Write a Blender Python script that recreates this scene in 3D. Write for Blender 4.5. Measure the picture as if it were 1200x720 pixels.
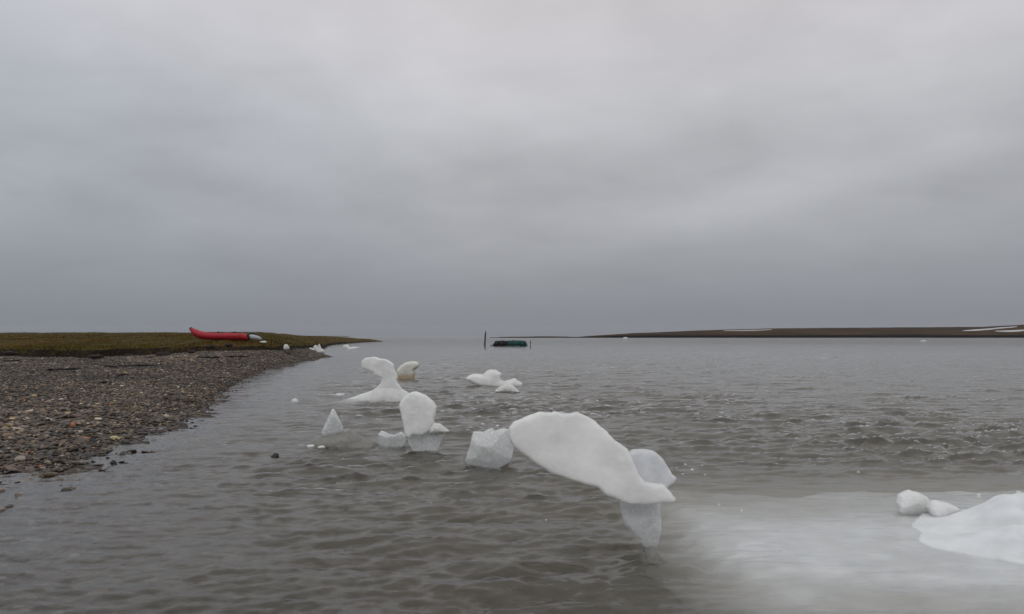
import bpy, math
import numpy as np

# ------------------------------------------------------------------ scene, camera, light
sc = bpy.context.scene
for o in list(bpy.data.objects):
    bpy.data.objects.remove(o, do_unlink=True)
C = sc.collection
H, F = 1.6, 900.0                        # eye height (m), focal length in photo pixels
TH = math.atan(34 / F)                   # camera tilted up a little: horizon below the middle

cd = bpy.data.cameras.new('camera')
cam = bpy.data.objects.new('camera', cd)
C.objects.link(cam)
cam.location = (0, 0, H)
cam.rotation_euler = (math.pi / 2 + TH, 0, 0)
cd.sensor_fit = 'HORIZONTAL'
cd.sensor_width = 36
cd.lens = 36 * F / 1200
cd.clip_start = 0.05
cd.clip_end = 20000
sc.camera = cam

SUN_EL, SUN_AZ = math.radians(52), math.radians(200)      # azimuth from +Y, clockwise
w = bpy.data.worlds.new('World')
sc.world = w
w.use_nodes = True
nt = w.node_tree
nt.nodes.clear()


class N:
    """tiny node helper"""
    def __init__(s, tree):
        s.t = tree

    def __call__(s, typ, ins=None, **kw):
        n = s.t.nodes.new(typ)
        for k, v in kw.items():
            setattr(n, k, v)
        for k, v in (ins or {}).items():
            if isinstance(v, bpy.types.NodeSocket):
                s.t.links.new(v, n.inputs[k])
            else:
                n.inputs[k].default_value = v
        return n

    def math(s, op, a, b=0.0, c=None, clamp=False):
        n = s.t.nodes.new('ShaderNodeMath')
        n.operation = op
        n.use_clamp = clamp
        for i, v in enumerate([a, b] + ([c] if c is not None else [])):
            if isinstance(v, bpy.types.NodeSocket):
                s.t.links.new(v, n.inputs[i])
            else:
                n.inputs[i].default_value = v
        return n.outputs[0]

    def mix(s, fac, a, b, blend='MIX'):
        n = s.t.nodes.new('ShaderNodeMix')
        n.data_type = 'RGBA'
        n.blend_type = blend
        for k, v in ((0, fac), (6, a), (7, b)):
            if isinstance(v, bpy.types.NodeSocket):
                s.t.links.new(v, n.inputs[k])
            else:
                n.inputs[k].default_value = v if k == 0 else (*v, 1)[:4]
        return n.outputs[2]

    def ramp(s, fac, stops, interp='LINEAR'):
        n = s.t.nodes.new('ShaderNodeValToRGB')
        s.t.links.new(fac, n.inputs[0])
        e = n.color_ramp.elements
        n.color_ramp.interpolation = interp
        while len(e) < len(stops):
            e.new(0.5)
        for el, (p, c) in zip(e, stops):
            el.position = p
            el.color = (c, c, c, 1) if isinstance(c, (int, float)) else (*c, 1)
        return n.outputs[0]

    def link(s, a, b):
        s.t.links.new(a, b)


# --- overcast sky: a thick cloud deck (brighter overhead) in front of the clear sky
n = N(nt)
tc = n('ShaderNodeTexCoord')
sep = n('ShaderNodeSeparateXYZ', {0: tc.outputs['Generated']})
dx, dy, dz = sep.outputs
el = n.math('MAXIMUM', dz, 0.0)
base = n.ramp(el, [(0.0, (0.172, 0.179, 0.200)), (0.06, (0.240, 0.246, 0.266)), (0.14, (0.332, 0.335, 0.35)),
                   (0.27, (0.430, 0.432, 0.447)), (0.42, (0.53, 0.502, 0.515)), (0.75, (0.74, 0.74, 0.75)), (1.0, (0.84, 0.84, 0.84))])
# cloud plane coordinates (perspective of a flat deck)
inv = n.math('DIVIDE', 1.0, n.math('ADD', el, 0.26))
cx = n.math('MULTIPLY', dx, inv)
cy = n.math('MULTIPLY', dy, inv)
cxy = n('ShaderNodeCombineXYZ', {0: cx, 1: cy, 2: 0.0})
mp = n('ShaderNodeMapping', {0: cxy.outputs[0], 'Location': (3.1, 1.7, 0.0), 'Rotation': (0, 0, 0.45), 'Scale': (1.5, 1.7, 1.0)})
c1 = n('ShaderNodeTexNoise', {'Vector': mp.outputs[0], 'Scale': 1.0, 'Detail': 5.0, 'Roughness': 0.5, 'Distortion': 0.35})
c2 = n('ShaderNodeTexNoise', {'Vector': mp.outputs[0], 'Scale': 3.4, 'Detail': 4.0, 'Roughness': 0.52, 'Distortion': 0.2})
var = n.math('ADD', n.math('MULTIPLY', n.math('SUBTRACT', c1.outputs[0], 0.5), 0.50),
             n.math('MULTIPLY', n.math('SUBTRACT', c2.outputs[0], 0.5), 0.20))
var = n.math('MULTIPLY', var, n.math('MULTIPLY', el, 5.5, clamp=True))


def blob(bx, bz, sx, sz, tilt, amp):
    """a soft patch of thicker / thinner cloud around one direction of the sky"""
    u = n.math('SUBTRACT', dx, bx)
    v = n.math('SUBTRACT', n.math('SUBTRACT', dz, bz), n.math('MULTIPLY', u, tilt))
    q = n.math('ADD', n.math('POWER', n.math('ABSOLUTE', n.math('DIVIDE', u, sx)), 2.0),
               n.math('POWER', n.math('ABSOLUTE', n.math('DIVIDE', v, sz)), 2.0))
    return n.math('MULTIPLY', n.math('POWER', 2.718, n.math('MULTIPLY', q, -1.0)), amp)


BLOBS = [(0.30, 0.165, 0.24, 0.030, 0.22, 0.17), (0.24, 0.235, 0.26, 0.045, 0.12, -0.10), (-0.02, 0.33, 0.22, 0.10, 0.0, 0.12),
         (-0.45, 0.20, 0.18, 0.12, 0.0, -0.07), (0.50, 0.33, 0.12, 0.10, 0.3, 0.08), (0.57, 0.27, 0.09, 0.10, 0.2, -0.13)]
for b in BLOBS:
    var = n.math('ADD', var, blob(*b))
lum = n.math('MULTIPLY_ADD', var, 1.0, 1.05)
cl = n.mix(1.0, base, n('ShaderNodeCombineColor', {0: lum, 1: lum, 2: lum}).outputs[0], 'MULTIPLY')
blue = n.ramp(n.math('MULTIPLY_ADD', dx, -1.1, 0.45), [(0.0, (0.98, 0.99, 1.0)), (0.5, (0.98, 0.985, 0.995)), (1.0, (0.95, 0.995, 1.035))])
cl = n.mix(1.0, cl, blue, 'MULTIPLY')
sky = n('ShaderNodeTexSky', sky_type='NISHITA', sun_disc=False, sun_elevation=SUN_EL, sun_rotation=SUN_AZ)
b1 = n('ShaderNodeBackground', {0: sky.outputs[0], 1: 0.05})
b2 = n('ShaderNodeBackground', {0: cl, 1: 1.0})
ms = n('ShaderNodeMixShader', {0: 0.96, 1: b1.outputs[0], 2: b2.outputs[0]})
wo = n('ShaderNodeOutputWorld', {0: ms.outputs[0]})

ld = bpy.data.lights.new('sun', 'SUN')
ld.energy = 0.5
ld.angle = math.radians(40)
ld.color = (1, 0.97, 0.93)
sun = bpy.data.objects.new('sun', ld)
C.objects.link(sun)
sun.rotation_euler = (math.pi / 2 - SUN_EL, 0, math.pi - SUN_AZ)
sun.location = (0, 0, 50)

sc.view_settings.view_transform = 'Standard'
sc.view_settings.look = 'None'
sc.view_settings.exposure = 0.2
sc.view_settings.gamma = 1.0
sc.view_settings.use_curve_mapping = False
cy_ = sc.cycles
cy_.use_denoising = True
cy_.max_bounces = 10
cy_.diffuse_bounces = 3
cy_.glossy_bounces = 4
cy_.transmission_bounces = 6
cy_.volume_bounces = 4
cy_.transparent_max_bounces = 12
cy_.sample_clamp_indirect = 4

# ------------------------------------------------------------------ helpers
rng = np.random.default_rng(7)


def ray(x, y):
    u, v = (x - 600) / F, (360 - y) / F
    return np.array([u, math.cos(TH) - v * math.sin(TH), math.sin(TH) + v * math.cos(TH)])


def at(x, y, Y):
    """world point seen at photo pixel (x, y), Y metres ahead"""
    d = ray(x, y)
    return np.array([0, 0, H]) + d * (Y / d[1])


def gnd(x, y, z=0.0):
    """world point seen at photo pixel (x, y) on the level z"""
    d = ray(x, y)
    return np.array([0, 0, H]) + d * ((z - H) / d[2])


def _h(ix, iy, iz, seed):
    h = (ix.astype(np.int64) * 374761393 + iy.astype(np.int64) * 668265263 + iz.astype(np.int64) * 2147483647 + seed * 974711) & 0xffffffff
    h = ((h ^ (h >> 13)) * 1274126177) & 0xffffffff
    h = ((h ^ (h >> 16)) * 2246822519) & 0xffffffff
    return ((h ^ (h >> 15)) & 0xffff) / 32767.5 - 1.0


def noise(x, y, z=0.0, seed=0):
    """smooth value noise in -1..1"""
    x, y, z = np.broadcast_arrays(np.asarray(x, float), np.asarray(y, float), np.asarray(z, float))
    ix, iy, iz = np.floor(x), np.floor(y), np.floor(z)
    fx, fy, fz = x - ix, y - iy, z - iz
    s = lambda t: t * t * t * (t * (t * 6 - 15) + 10)
    fx, fy, fz = s(fx), s(fy), s(fz)
    r = 0
    for a in (0, 1):
        for b in (0, 1):
            for c in (0, 1):
                r = r + _h(ix + a, iy + b, iz + c, seed) * (fx if a else 1 - fx) * (fy if b else 1 - fy) * (fz if c else 1 - fz)
    return r


def fbm(x, y, z=0.0, seed=0, oct=4, gain=0.5):
    r, a = 0, 1.0
    for i in range(oct):
        r = r + a * noise(x, y, z, seed + i * 17)
        x, y, z = np.asarray(x) * 2.03 + 5.1, np.asarray(y) * 2.03 + 1.7, np.asarray(z) * 2.03 + 9.2
        a *= gain
    return r


def mesh_obj(name, verts, faces, m=None, parent=None, smooth=True, colors=None, attr=None):
    """verts (n,3) array; faces (m,3|4) array or list of lists -> one mesh object"""
    me = bpy.data.meshes.new(name)
    verts = np.asarray(verts, np.float32)
    if isinstance(faces, np.ndarray):
        k = faces.shape[1]
        me.vertices.add(len(verts))
        me.vertices.foreach_set('co', verts.ravel())
        me.loops.add(faces.size)
        me.loops.foreach_set('vertex_index', faces.astype(np.int32).ravel())
        me.polygons.add(len(faces))
        me.polygons.foreach_set('loop_start', np.arange(0, faces.size, k, dtype=np.int32))
        me.update(calc_edges=True)
        me.validate()
    else:
        me.from_pydata(verts.tolist(), [], faces)
    if smooth:
        me.polygons.foreach_set('use_smooth', np.ones(len(me.polygons), bool))
    if colors is not None:
        a = me.color_attributes.new('tint', 'FLOAT_COLOR', 'POINT')
        c = np.ones((len(verts), 4), np.float32)
        c[:, :3] = colors
        a.data.foreach_set('color', c.ravel())
    for k_, v_ in (attr or {}).items():
        a = me.attributes.new(k_, 'FLOAT', 'POINT')
        a.data.foreach_set('value', np.asarray(v_, np.float32).ravel())
    me.update()
    o = bpy.data.objects.new(name, me)
    C.objects.link(o)
    if m:
        me.materials.append(m)
    if parent:
        o.parent = parent
    return o


def tag(o, label=None, cat=None, group=None, kind=None):
    for k, v in (('label', label), ('category', cat), ('group', group), ('kind', kind)):
        if v:
            o[k] = v
    return o


def empty(name, loc):
    o = bpy.data.objects.new(name, None)
    o.empty_display_size = 0.2
    C.objects.link(o)
    o.location = loc
    return o


def rebase(o, loc):
    """put the origin of a mesh object at loc (a point at its base) without moving it"""
    loc = np.asarray(loc, float)
    me = o.data
    co = np.empty(len(me.vertices) * 3, np.float32)
    me.vertices.foreach_get('co', co)
    co = (co.reshape(-1, 3) - loc).astype(np.float32)
    me.vertices.foreach_set('co', co.ravel())
    me.update()
    o.location = loc
    return o


def grid_faces(nu, nv):
    i = np.arange(nu * nv).reshape(nu, nv)
    return np.stack([i[:-1, :-1], i[1:, :-1], i[1:, 1:], i[:-1, 1:]], -1).reshape(-1, 4)


def surface_nets(Fv, origin, h):
    """closed quad mesh of the zero level of a sampled field (negative inside)"""
    nx, ny, nz = Fv.shape
    ins = Fv < 0
    cs = np.zeros((nx - 1, ny - 1, nz - 1), int)
    offs = [(a, b, c) for a in (0, 1) for b in (0, 1) for c in (0, 1)]
    sl = lambda A, o: A[o[0]:nx - 1 + o[0], o[1]:ny - 1 + o[1], o[2]:nz - 1 + o[2]]
    for o in offs:
        cs += sl(ins, o)
    act = (cs > 0) & (cs < 8)
    idx = -np.ones(act.shape, int)
    idx[act] = np.arange(act.sum())
    ci = np.argwhere(act)
    acc = np.zeros((len(ci), 3))
    cnt = np.zeros(len(ci))
    vals = {o: Fv[ci[:, 0] + o[0], ci[:, 1] + o[1], ci[:, 2] + o[2]] for o in offs}
    for a in offs:
        for ax in range(3):
            if a[ax] == 0:
                b = list(a)
                b[ax] = 1
                b = tuple(b)
                va, vb = vals[a], vals[b]
                cr = (va < 0) != (vb < 0)
                t = np.where(cr, va / np.where(cr, va - vb, 1), 0)
                p = np.array(a, float)[None] + t[:, None] * (np.array(b) - np.array(a))[None]
                acc[cr] += p[cr]
                cnt[cr] += 1
    V = (ci + acc / cnt[:, None]) * h + np.asarray(origin)
    faces = []
    for ax in range(3):
        s0 = [slice(1, -1)] * 3
        s0[ax] = slice(0, -1)
        s1 = [slice(1, -1)] * 3
        s1[ax] = slice(1, None)
        A, B = ins[tuple(s0)], ins[tuple(s1)]
        e = np.argwhere(A != B)
        flip = A[A != B]
        o_ = np.ones(3, int)
        o_[ax] = 0
        e = e + o_
        u, v = [k for k in range(3) if k != ax]
        q = []
        for du, dv in ((-1, -1), (0, -1), (0, 0), (-1, 0)):
            c = e.copy()
            c[:, u] += du
            c[:, v] += dv
            q.append(idx[c[:, 0], c[:, 1], c[:, 2]])
        q = np.stack(q, 1)
        fl = flip if ax != 1 else ~flip
        q[~fl] = q[~fl][:, ::-1]
        faces.append(q)
    return V, np.concatenate(faces)


def smooth_mesh(V, Q, it=2, lam=0.5):
    e = np.concatenate([Q[:, [0, 1]], Q[:, [1, 2]], Q[:, [2, 3]], Q[:, [3, 0]]])
    for _ in range(it):
        s = np.zeros_like(V)
        c = np.zeros(len(V))
        np.add.at(s, e[:, 0], V[e[:, 1]])
        np.add.at(c, e[:, 0], 1)
        np.add.at(s, e[:, 1], V[e[:, 0]])
        np.add.at(c, e[:, 1], 1)
        V = V + lam * (s / c[:, None] - V)
    return V


def vnormals(V, Q):
    nn = np.cross(V[Q[:, 2]] - V[Q[:, 0]], V[Q[:, 3]] - V[Q[:, 1]])
    r = np.zeros_like(V)
    for k in range(4):
        np.add.at(r, Q[:, k], nn)
    return r / (np.linalg.norm(r, axis=1, keepdims=True) + 1e-12)


def poly_sd(px, pz, poly):
    """2D signed distance to a polygon (negative inside)"""
    P = np.asarray(poly, float)
    d2 = np.full(px.shape, 1e9)
    inside = np.zeros(px.shape, bool)
    for a, b in zip(P, np.roll(P, -1, 0)):
        e = b - a
        wx, wz = px - a[0], pz - a[1]
        t = np.clip((wx * e[0] + wz * e[1]) / (e @ e + 1e-12), 0, 1)
        d2 = np.minimum(d2, (wx - t * e[0]) ** 2 + (wz - t * e[1]) ** 2)
        c = (a[1] > pz) != (b[1] > pz)
        with np.errstate(divide='ignore', invalid='ignore'):
            xi = a[0] + (pz - a[1]) / (b[1] - a[1] + 1e-12) * e[0]
        inside ^= c & (px < xi)
    return np.where(inside, -1, 1) * np.sqrt(d2)


def chaikin(P, it=2):
    P = np.asarray(P, float)
    for _ in range(it):
        Q = np.roll(P, -1, 0)
        P = np.stack([0.75 * P + 0.25 * Q, 0.25 * P + 0.75 * Q], 1).reshape(-1, 2)
    return P


def ice_solid(pxpoly, Y, T, R, res=None, sub=0.0, rough=0.012, facet=0.0, lean=(0, 0), seed=0, expo=2.0, smooth_it=1, round_it=0, sub_wide=1.0, shift=0.0, cuts=0, step=None, vary=0.12):
    """an eroded lump of ice: its face as seen, T metres thick each way, with a rounded edge of width R"""
    W = np.array([at(x, y, Y) for x, y in pxpoly])[:, [0, 2]]
    W = chaikin(W, round_it)
    size = max(np.ptp(W[:, 0]), np.ptp(W[:, 1]))
    h = res or size / 70
    polys = [W]
    if sub:
        low = W[W[:, 1] < W[:, 1].min() + 0.12 * np.ptp(W[:, 1])]
        a, b = low[:, 0].min(), low[:, 0].max()
        z0 = W[:, 1].min()
        k = (b - a) * 0.5 * (sub_wide - 1)
        polys.append(np.array([(a + .01, z0 + .03), (b - .01, z0 + .03), (b + k, z0 - sub * .6), (b + k * .3, z0 - sub), (a - k * .3, z0 - sub), (a - k, z0 - sub * .6)]))
    allp = np.concatenate(polys)
    m = 4 * h
    x = np.arange(allp[:, 0].min() - m, allp[:, 0].max() + m, h)
    z = np.arange(allp[:, 1].min() - m, allp[:, 1].max() + m, h)
    tmax = T * 1.25 + abs(lean[0]) * size + abs(lean[1]) * size
    y = np.arange(-tmax - m, tmax + m, h)
    gx, gz = np.meshgrid(x, z, indexing='ij')
    wx = gx + rough * 0.8 * fbm(gx / (8 * h), gz / (8 * h), 0.0, seed, 2)
    wz = gz + rough * 0.8 * fbm(gx / (8 * h), gz / (8 * h), 4.0, seed + 3, 2)
    s = np.min([poly_sd(wx, wz, p) for p in polys], 0)
    tt = np.clip(-s / R, 0, 1)
    hh = T * (1 - (1 - tt) ** expo) ** (1 / expo)
    mid = allp.mean(0)
    yc = lean[0] * (gz - mid[1]) + lean[1] * (gx - mid[0])
    if step:                                               # one area stands proud of the rest
        sw = poly_sd(wx, wz, chaikin(np.array([at(a, b, Y) for a, b in step[0]])[:, [0, 2]], 1))
        u_ = np.clip(-sw / step[2], 0, 1)
        hh = hh + np.where(s < 0, step[1] * (1 - (1 - u_) ** 2), 0) * np.clip(-s / 0.05, 0, 1) ** 0.5
    hh = hh * (1 + vary * noise(gx / size * 2.3, gz / size * 2.3, seed * 1.7, seed))
    Y3 = y[None, :, None] - yc[:, None, :]
    s3 = s[:, None, :]
    Fv = np.where(s3 < 0, np.abs(Y3) - hh[:, None, :], np.sqrt(s3 ** 2 + Y3 ** 2))
    if cuts:                                               # flat broken faces
        rc = np.random.default_rng(seed + 500)
        G = np.meshgrid(x - mid[0], y, z - W.mean(0)[1], indexing='ij')
        hw, hz_ = np.ptp(W[:, 0]) / 2, np.ptp(W[:, 1]) / 2
        for q_ in (cuts if isinstance(cuts, list) else range(cuts)):
            nv_ = np.array([rc.normal(0, 0.5) / hw, -abs(rc.normal(0.9, 0.25)) / T, rc.normal(0.05, 0.5) / hz_])
            off_ = rc.uniform(0.62, 0.86)
            if isinstance(q_, tuple):
                nv_, off_ = np.array([q_[0] / hw, q_[1] / T, q_[2] / hz_]), q_[3]
            ln2 = np.linalg.norm(nv_)
            Fv = np.maximum(Fv, (G[0] * nv_[0] + G[1] * nv_[1] + G[2] * nv_[2] - off_) / ln2)
    V, Q = surface_nets(Fv, (x[0], y[0] + Y + shift, z[0]), h)
    V = smooth_mesh(V, Q, smooth_it)
    nn = vnormals(V, Q)
    L = size
    d = rough * (fbm(V[:, 0] / (.10 * L), V[:, 1] / (.10 * L), V[:, 2] / (.10 * L), seed + 40, 3))
    if facet:
        c = np.abs(noise(V[:, 0] / (.22 * L), V[:, 1] / (.22 * L), V[:, 2] / (.22 * L), seed + 60))
        d = d - facet * (1 - c) ** 2 + facet * 0.4
    V = V + nn * d[:, None]
    return V, Q


def mat(name):
    m = bpy.data.materials.new(name)
    m.use_nodes = True
    m.node_tree.nodes.clear()
    k = N(m.node_tree)
    out = k('ShaderNodeOutputMaterial')
    return m, k, out


# ------------------------------------------------------------------ materials
def make_ice(name, col, sss=1.0, trans=0.0, rough=0.3, radius=0.12, grain=60.0, gstr=0.25, stain=None, pit=0.0, thru=0.25):
    m, k, out = mat(name)
    tc = k('ShaderNodeTexCoord')
    v = tc.outputs['Object']
    n1 = k('ShaderNodeTexNoise', {'Vector': v, 'Scale': grain, 'Detail': 4.0, 'Roughness': 0.6})
    n2 = k('ShaderNodeTexNoise', {'Vector': v, 'Scale': grain * 0.14, 'Detail': 3.0, 'Roughness': 0.55})
    vo = k('ShaderNodeTexVoronoi', {'Vector': v, 'Scale': grain * 0.55}, feature='SMOOTH_F1')
    hgt = k.math('ADD', k.math('MULTIPLY', n1.outputs[0], 0.35), k.math('MULTIPLY', n2.outputs[0], 1.3))
    hgt = k.math('ADD', hgt, k.math('MULTIPLY', vo.outputs[0], pit))
    bp = k('ShaderNodeBump', {'Strength': gstr, 'Distance': 0.03, 'Height': hgt})
    dark = tuple(c * 0.84 for c in col)
    base = k.mix(k.ramp(n2.outputs[0], [(0.35, 0.0), (0.65, 1.0)]), dark, col)
    if stain:
        sp = k('ShaderNodeSeparateXYZ', {0: v})
        f = k.ramp(k.math('MULTIPLY_ADD', n2.outputs[0], 0.3, k.math('MULTIPLY_ADD', sp.outputs[2], -stain[1], 0.92)), [(stain[2], 0.0), (stain[2] + 0.25, 1.0)])
        base = k.mix(f, base, stain[0])
    p = k('ShaderNodeBsdfPrincipled', {'Base Color': base, 'Roughness': k.math('MULTIPLY_ADD', n1.outputs[0], 0.25, rough - 0.1),
                                       'IOR': 1.31, 'Subsurface Weight': sss, 'Subsurface Radius': (radius * 0.93, radius * 0.98, radius),
                                       'Subsurface Scale': 1.0, 'Transmission Weight': k.math('MULTIPLY', k.ramp(n1.outputs[0], [(0.30, 1.1), (0.70, 0.74)]) if trans > 0.3 and pit > 0.6 else 1.0, trans, clamp=True), 'Normal': bp.outputs[0]})
    tl = k('ShaderNodeBsdfTranslucent', {'Color': base, 'Normal': bp.outputs[0]})
    mx = k('ShaderNodeMixShader', {0: thru, 1: p.outputs[0], 2: tl.outputs[0]})
    k.link(mx.outputs[0], out.inputs[0])
    return m


M_ice = make_ice('white_ice', (0.86, 0.86, 0.85), rough=0.24, radius=0.11, grain=26, gstr=0.13, thru=0.32)
M_blue = make_ice('pale_ice', (0.84, 0.855, 0.875), rough=0.2, radius=0.11, trans=0.14, grain=34, gstr=0.14, thru=0.32)
M_glass = make_ice('glassy_ice', (0.88, 0.895, 0.89), sss=0.9, trans=0.44, rough=0.22, radius=0.08, grain=30, gstr=0.38, pit=0.9)
M_clear = make_ice('clear_ice', (0.74, 0.735, 0.69), sss=0.15, trans=0.80, thru=0.08, rough=0.16, radius=0.1, grain=30, gstr=0.3, pit=0.5)
M_floe = make_ice('floe_ice', (0.64, 0.655, 0.665), rough=0.36, radius=0.2, thru=0.0, grain=30, gstr=0.12)
M_snow = make_ice('snowy_ice', (0.74, 0.74, 0.715), rough=0.6, radius=0.08, grain=22, gstr=0.25)
M_stain = make_ice('stained_ice', (0.72, 0.71, 0.66), rough=0.5, radius=0.06, grain=20, gstr=0.2, stain=((0.46, 0.37, 0.26), 1.7, 0.30))


def make_plain(name, col, rough=0.5, bump=0.0, scale=20.0, var=0.15, metal=0.0, spec=0.3):
    m, k, out = mat(name)
    tc = k('ShaderNodeTexCoord')
    n1 = k('ShaderNodeTexNoise', {'Vector': tc.outputs['Object'], 'Scale': scale, 'Detail': 5.0, 'Roughness': 0.6})
    f = k.ramp(n1.outputs[0], [(0.3, 0.0), (0.7, 1.0)])
    base = k.mix(f, tuple(c * (1 - var) for c in col), tuple(min(1, c * (1 + var)) for c in col))
    p = k('ShaderNodeBsdfPrincipled', {'Base Color': base, 'Roughness': rough, 'Metallic': metal, 'Specular IOR Level': spec})
    if bump:
        b = k('ShaderNodeBump', {'Strength': bump, 'Distance': 0.02, 'Height': n1.outputs[0]})
        k.link(b.outputs[0], p.inputs['Normal'])
    k.link(p.outputs[0], out.inputs[0])
    return m


M_red = make_plain('red_rubber_fabric', (0.30, 0.007, 0.016), 0.5, 0.15, 5, 0.18)
M_grey = make_plain('grey_rubber_fabric', (0.36, 0.37, 0.38), 0.45, 0.1, 8, 0.1)
M_blackr = make_plain('black_rubber', (0.012, 0.012, 0.013), 0.5, 0.1, 10)
M_wood = make_plain('weathered_post', (0.06, 0.055, 0.06), 0.8, 0.4, 9, 0.3)
M_teal = make_plain('green_tarpaulin', (0.005, 0.044, 0.042), 0.75, 0.5, 2.2, 0.45)
M_tarpb = make_plain('black_tarpaulin', (0.003, 0.004, 0.004), 0.8, 0.5, 2.2, 0.5)
M_hull = make_plain('grey_hull', (0.10, 0.105, 0.11), 0.5, 0.1, 6)
M_rope = make_plain('rope', (0.10, 0.09, 0.08), 0.9)
M_wrack = make_plain('dark_wrack', (0.018, 0.014, 0.012), 0.7, 0.8, 14, 0.4)
M_peat = make_plain('peat_clod', (0.022, 0.016, 0.012), 0.95, 0.9, 9, 0.4)
M_snowfield = make_plain('old_snow', (0.42, 0.42, 0.43), 0.8, 0.2, 0.05, 0.08)


def make_tinted(name, rough, bump=0.0, scale=40.0, spec=0.5, rvar=0.0):
    m, k, out = mat(name)
    tc = k('ShaderNodeTexCoord')
    at_ = k('ShaderNodeAttribute', attribute_name='tint')
    n1 = k('ShaderNodeTexNoise', {'Vector': tc.outputs['Object'], 'Scale': scale, 'Detail': 4.0})
    base = k.mix(1.0, at_.outputs[0], k.ramp(n1.outputs[0], [(0.3, 0.72), (0.7, 1.25)]), 'MULTIPLY')
    p = k('ShaderNodeBsdfPrincipled', {'Base Color': base, 'Roughness': rough, 'Specular IOR Level': spec})
    if bump:
        b = k('ShaderNodeBump', {'Strength': bump, 'Distance': 0.01, 'Height': n1.outputs[0]})
        k.link(b.outputs[0], p.inputs['Normal'])
    k.link(p.outputs[0], out.inputs[0])
    return m


M_pebble = make_tinted('wet_shingle', 0.45, 0.3, 60, 0.24)
M_grass = make_tinted('tundra_grass', 0.95, 0, 30, 0.04)

# ground of the near shore: shingle, peat edge and tundra by zone
m, k, out = mat('shore_ground')
tc = k('ShaderNodeTexCoord')
za = k('ShaderNodeAttribute', attribute_name='zone').outputs['Fac']
n1 = k('ShaderNodeTexNoise', {'Vector': tc.outputs['Object'], 'Scale': 1.3, 'Detail': 6.0, 'Roughness': 0.65})
n2 = k('ShaderNodeTexNoise', {'Vector': tc.outputs['Object'], 'Scale': 0.35, 'Detail': 5.0, 'Roughness': 0.6})
vo = k('ShaderNodeTexVoronoi', {'Vector': tc.outputs['Object'], 'Scale': 14.0})
vc = k('ShaderNodeSeparateColor', {0: vo.outputs['Color']})
peb = k.ramp(vc.outputs[0], [(0.0, (0.022, 0.02, 0.019)), (0.45, (0.06, 0.052, 0.046)), (0.8, (0.105, 0.09, 0.078)), (1.0, (0.22, 0.2, 0.18))])
peb = k.mix(k.ramp(n2.outputs[0], [(0.35, 0.0), (0.65, 0.55)]), peb, (0.075, 0.06, 0.052))
gr = k.ramp(k.math('ADD', k.math('MULTIPLY', n1.outputs[0], 0.5), k.math('MULTIPLY', n2.outputs[0], 0.5)),
            [(0.3, (0.026, 0.016, 0.007)), (0.45, (0.058, 0.036, 0.011)), (0.55, (0.060, 0.050, 0.012)), (0.68, (0.095, 0.055, 0.02))])
pt = k.mix(n1.outputs[0], (0.004, 0.003, 0.0025), (0.016, 0.011, 0.008))
zz = k.math('MULTIPLY_ADD', k.math('SUBTRACT', n1.outputs[0], 0.5), 0.9, za)
col = k.mix(k.ramp(zz, [(0.35, 0.0), (0.65, 1.0)]), peb, pt)
col = k.mix(k.ramp(k.math('MULTIPLY', zz, 0.5), [(0.66, 0.0), (0.8, 1.0)]), col, gr)
hb = k.math('ADD', k.math('MULTIPLY', vo.outputs[0], -0.6), k.math('MULTIPLY', n1.outputs[0], 0.8))
bp = k('ShaderNodeBump', {'Strength': 0.8, 'Distance': 0.06, 'Height': hb})
p = k('ShaderNodeBsdfPrincipled', {'Base Color': col, 'Roughness': 0.9, 'Specular IOR Level': 0.08, 'Normal': bp.outputs[0]})
k.link(p.outputs[0], out.inputs[0])
M_shore = m

# far shore: brown tundra above a dark bluff
m, k, out = mat('far_tundra')
tc = k('ShaderNodeTexCoord')
mp = k('ShaderNodeMapping', {0: tc.outputs['Object'], 'Scale': (0.010, 0.022, 0.05)})
n1 = k('ShaderNodeTexNoise', {'Vector': mp.outputs[0], 'Scale': 1.0, 'Detail': 7.0, 'Roughness': 0.62})
za = k('ShaderNodeAttribute', attribute_name='zone').outputs['Fac']
gr = k.ramp(n1.outputs[0], [(0.3, (0.016, 0.011, 0.008)), (0.5, (0.045, 0.029, 0.016)), (0.7, (0.095, 0.060, 0.034))])
col = k.mix(za, gr, (0.004, 0.003, 0.002))
p = k('ShaderNodeBsdfPrincipled', {'Base Color': col, 'Roughness': 0.95, 'Specular IOR Level': 0.0})
k.link(p.outputs[0], out.inputs[0])
M_far = m

M_bed = make_plain('silty_bed', (0.06, 0.052, 0.042), 0.9)

# water: murky, silt-laden, wind-ruffled
m, k, out = mat('murky_water')
tc = k('ShaderNodeTexCoord')
mpa = k('ShaderNodeMapping', {0: tc.outputs['Object'], 'Rotation': (0, 0, 0.25), 'Scale': (0.55, 1.0, 1.0)})
n1 = k('ShaderNodeTexNoise', {'Vector': mpa.outputs[0], 'Scale': 9.0, 'Detail': 4.0, 'Roughness': 0.55, 'Distortion': 0.3})
mpb = k('ShaderNodeMapping', {0: tc.outputs['Object'], 'Rotation': (0, 0, 0.1), 'Scale': (0.35, 1.0, 1.0)})
n2 = k('ShaderNodeTexNoise', {'Vector': mpb.outputs[0], 'Scale': 1.5, 'Detail': 5.0, 'Roughness': 0.6})
far = k('ShaderNodeAttribute', attribute_name='open').outputs['Fac']
h2 = k.math('MULTIPLY', n2.outputs[0], k.math('MULTIPLY', far, 6.0))
hgt = k.math('ADD', k.math('MULTIPLY', n1.outputs[0], 0.34), h2)
bp = k('ShaderNodeBump', {'Strength': 0.6, 'Distance': 0.045, 'Height': hgt})
fr = k('ShaderNodeFresnel', {'IOR': 1.33, 'Normal': bp.outputs[0]})
gl = k('ShaderNodeBsdfGlossy', {'Color': (1, 1, 1, 1), 'Roughness': 0.08, 'Normal': bp.outputs[0]})
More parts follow.
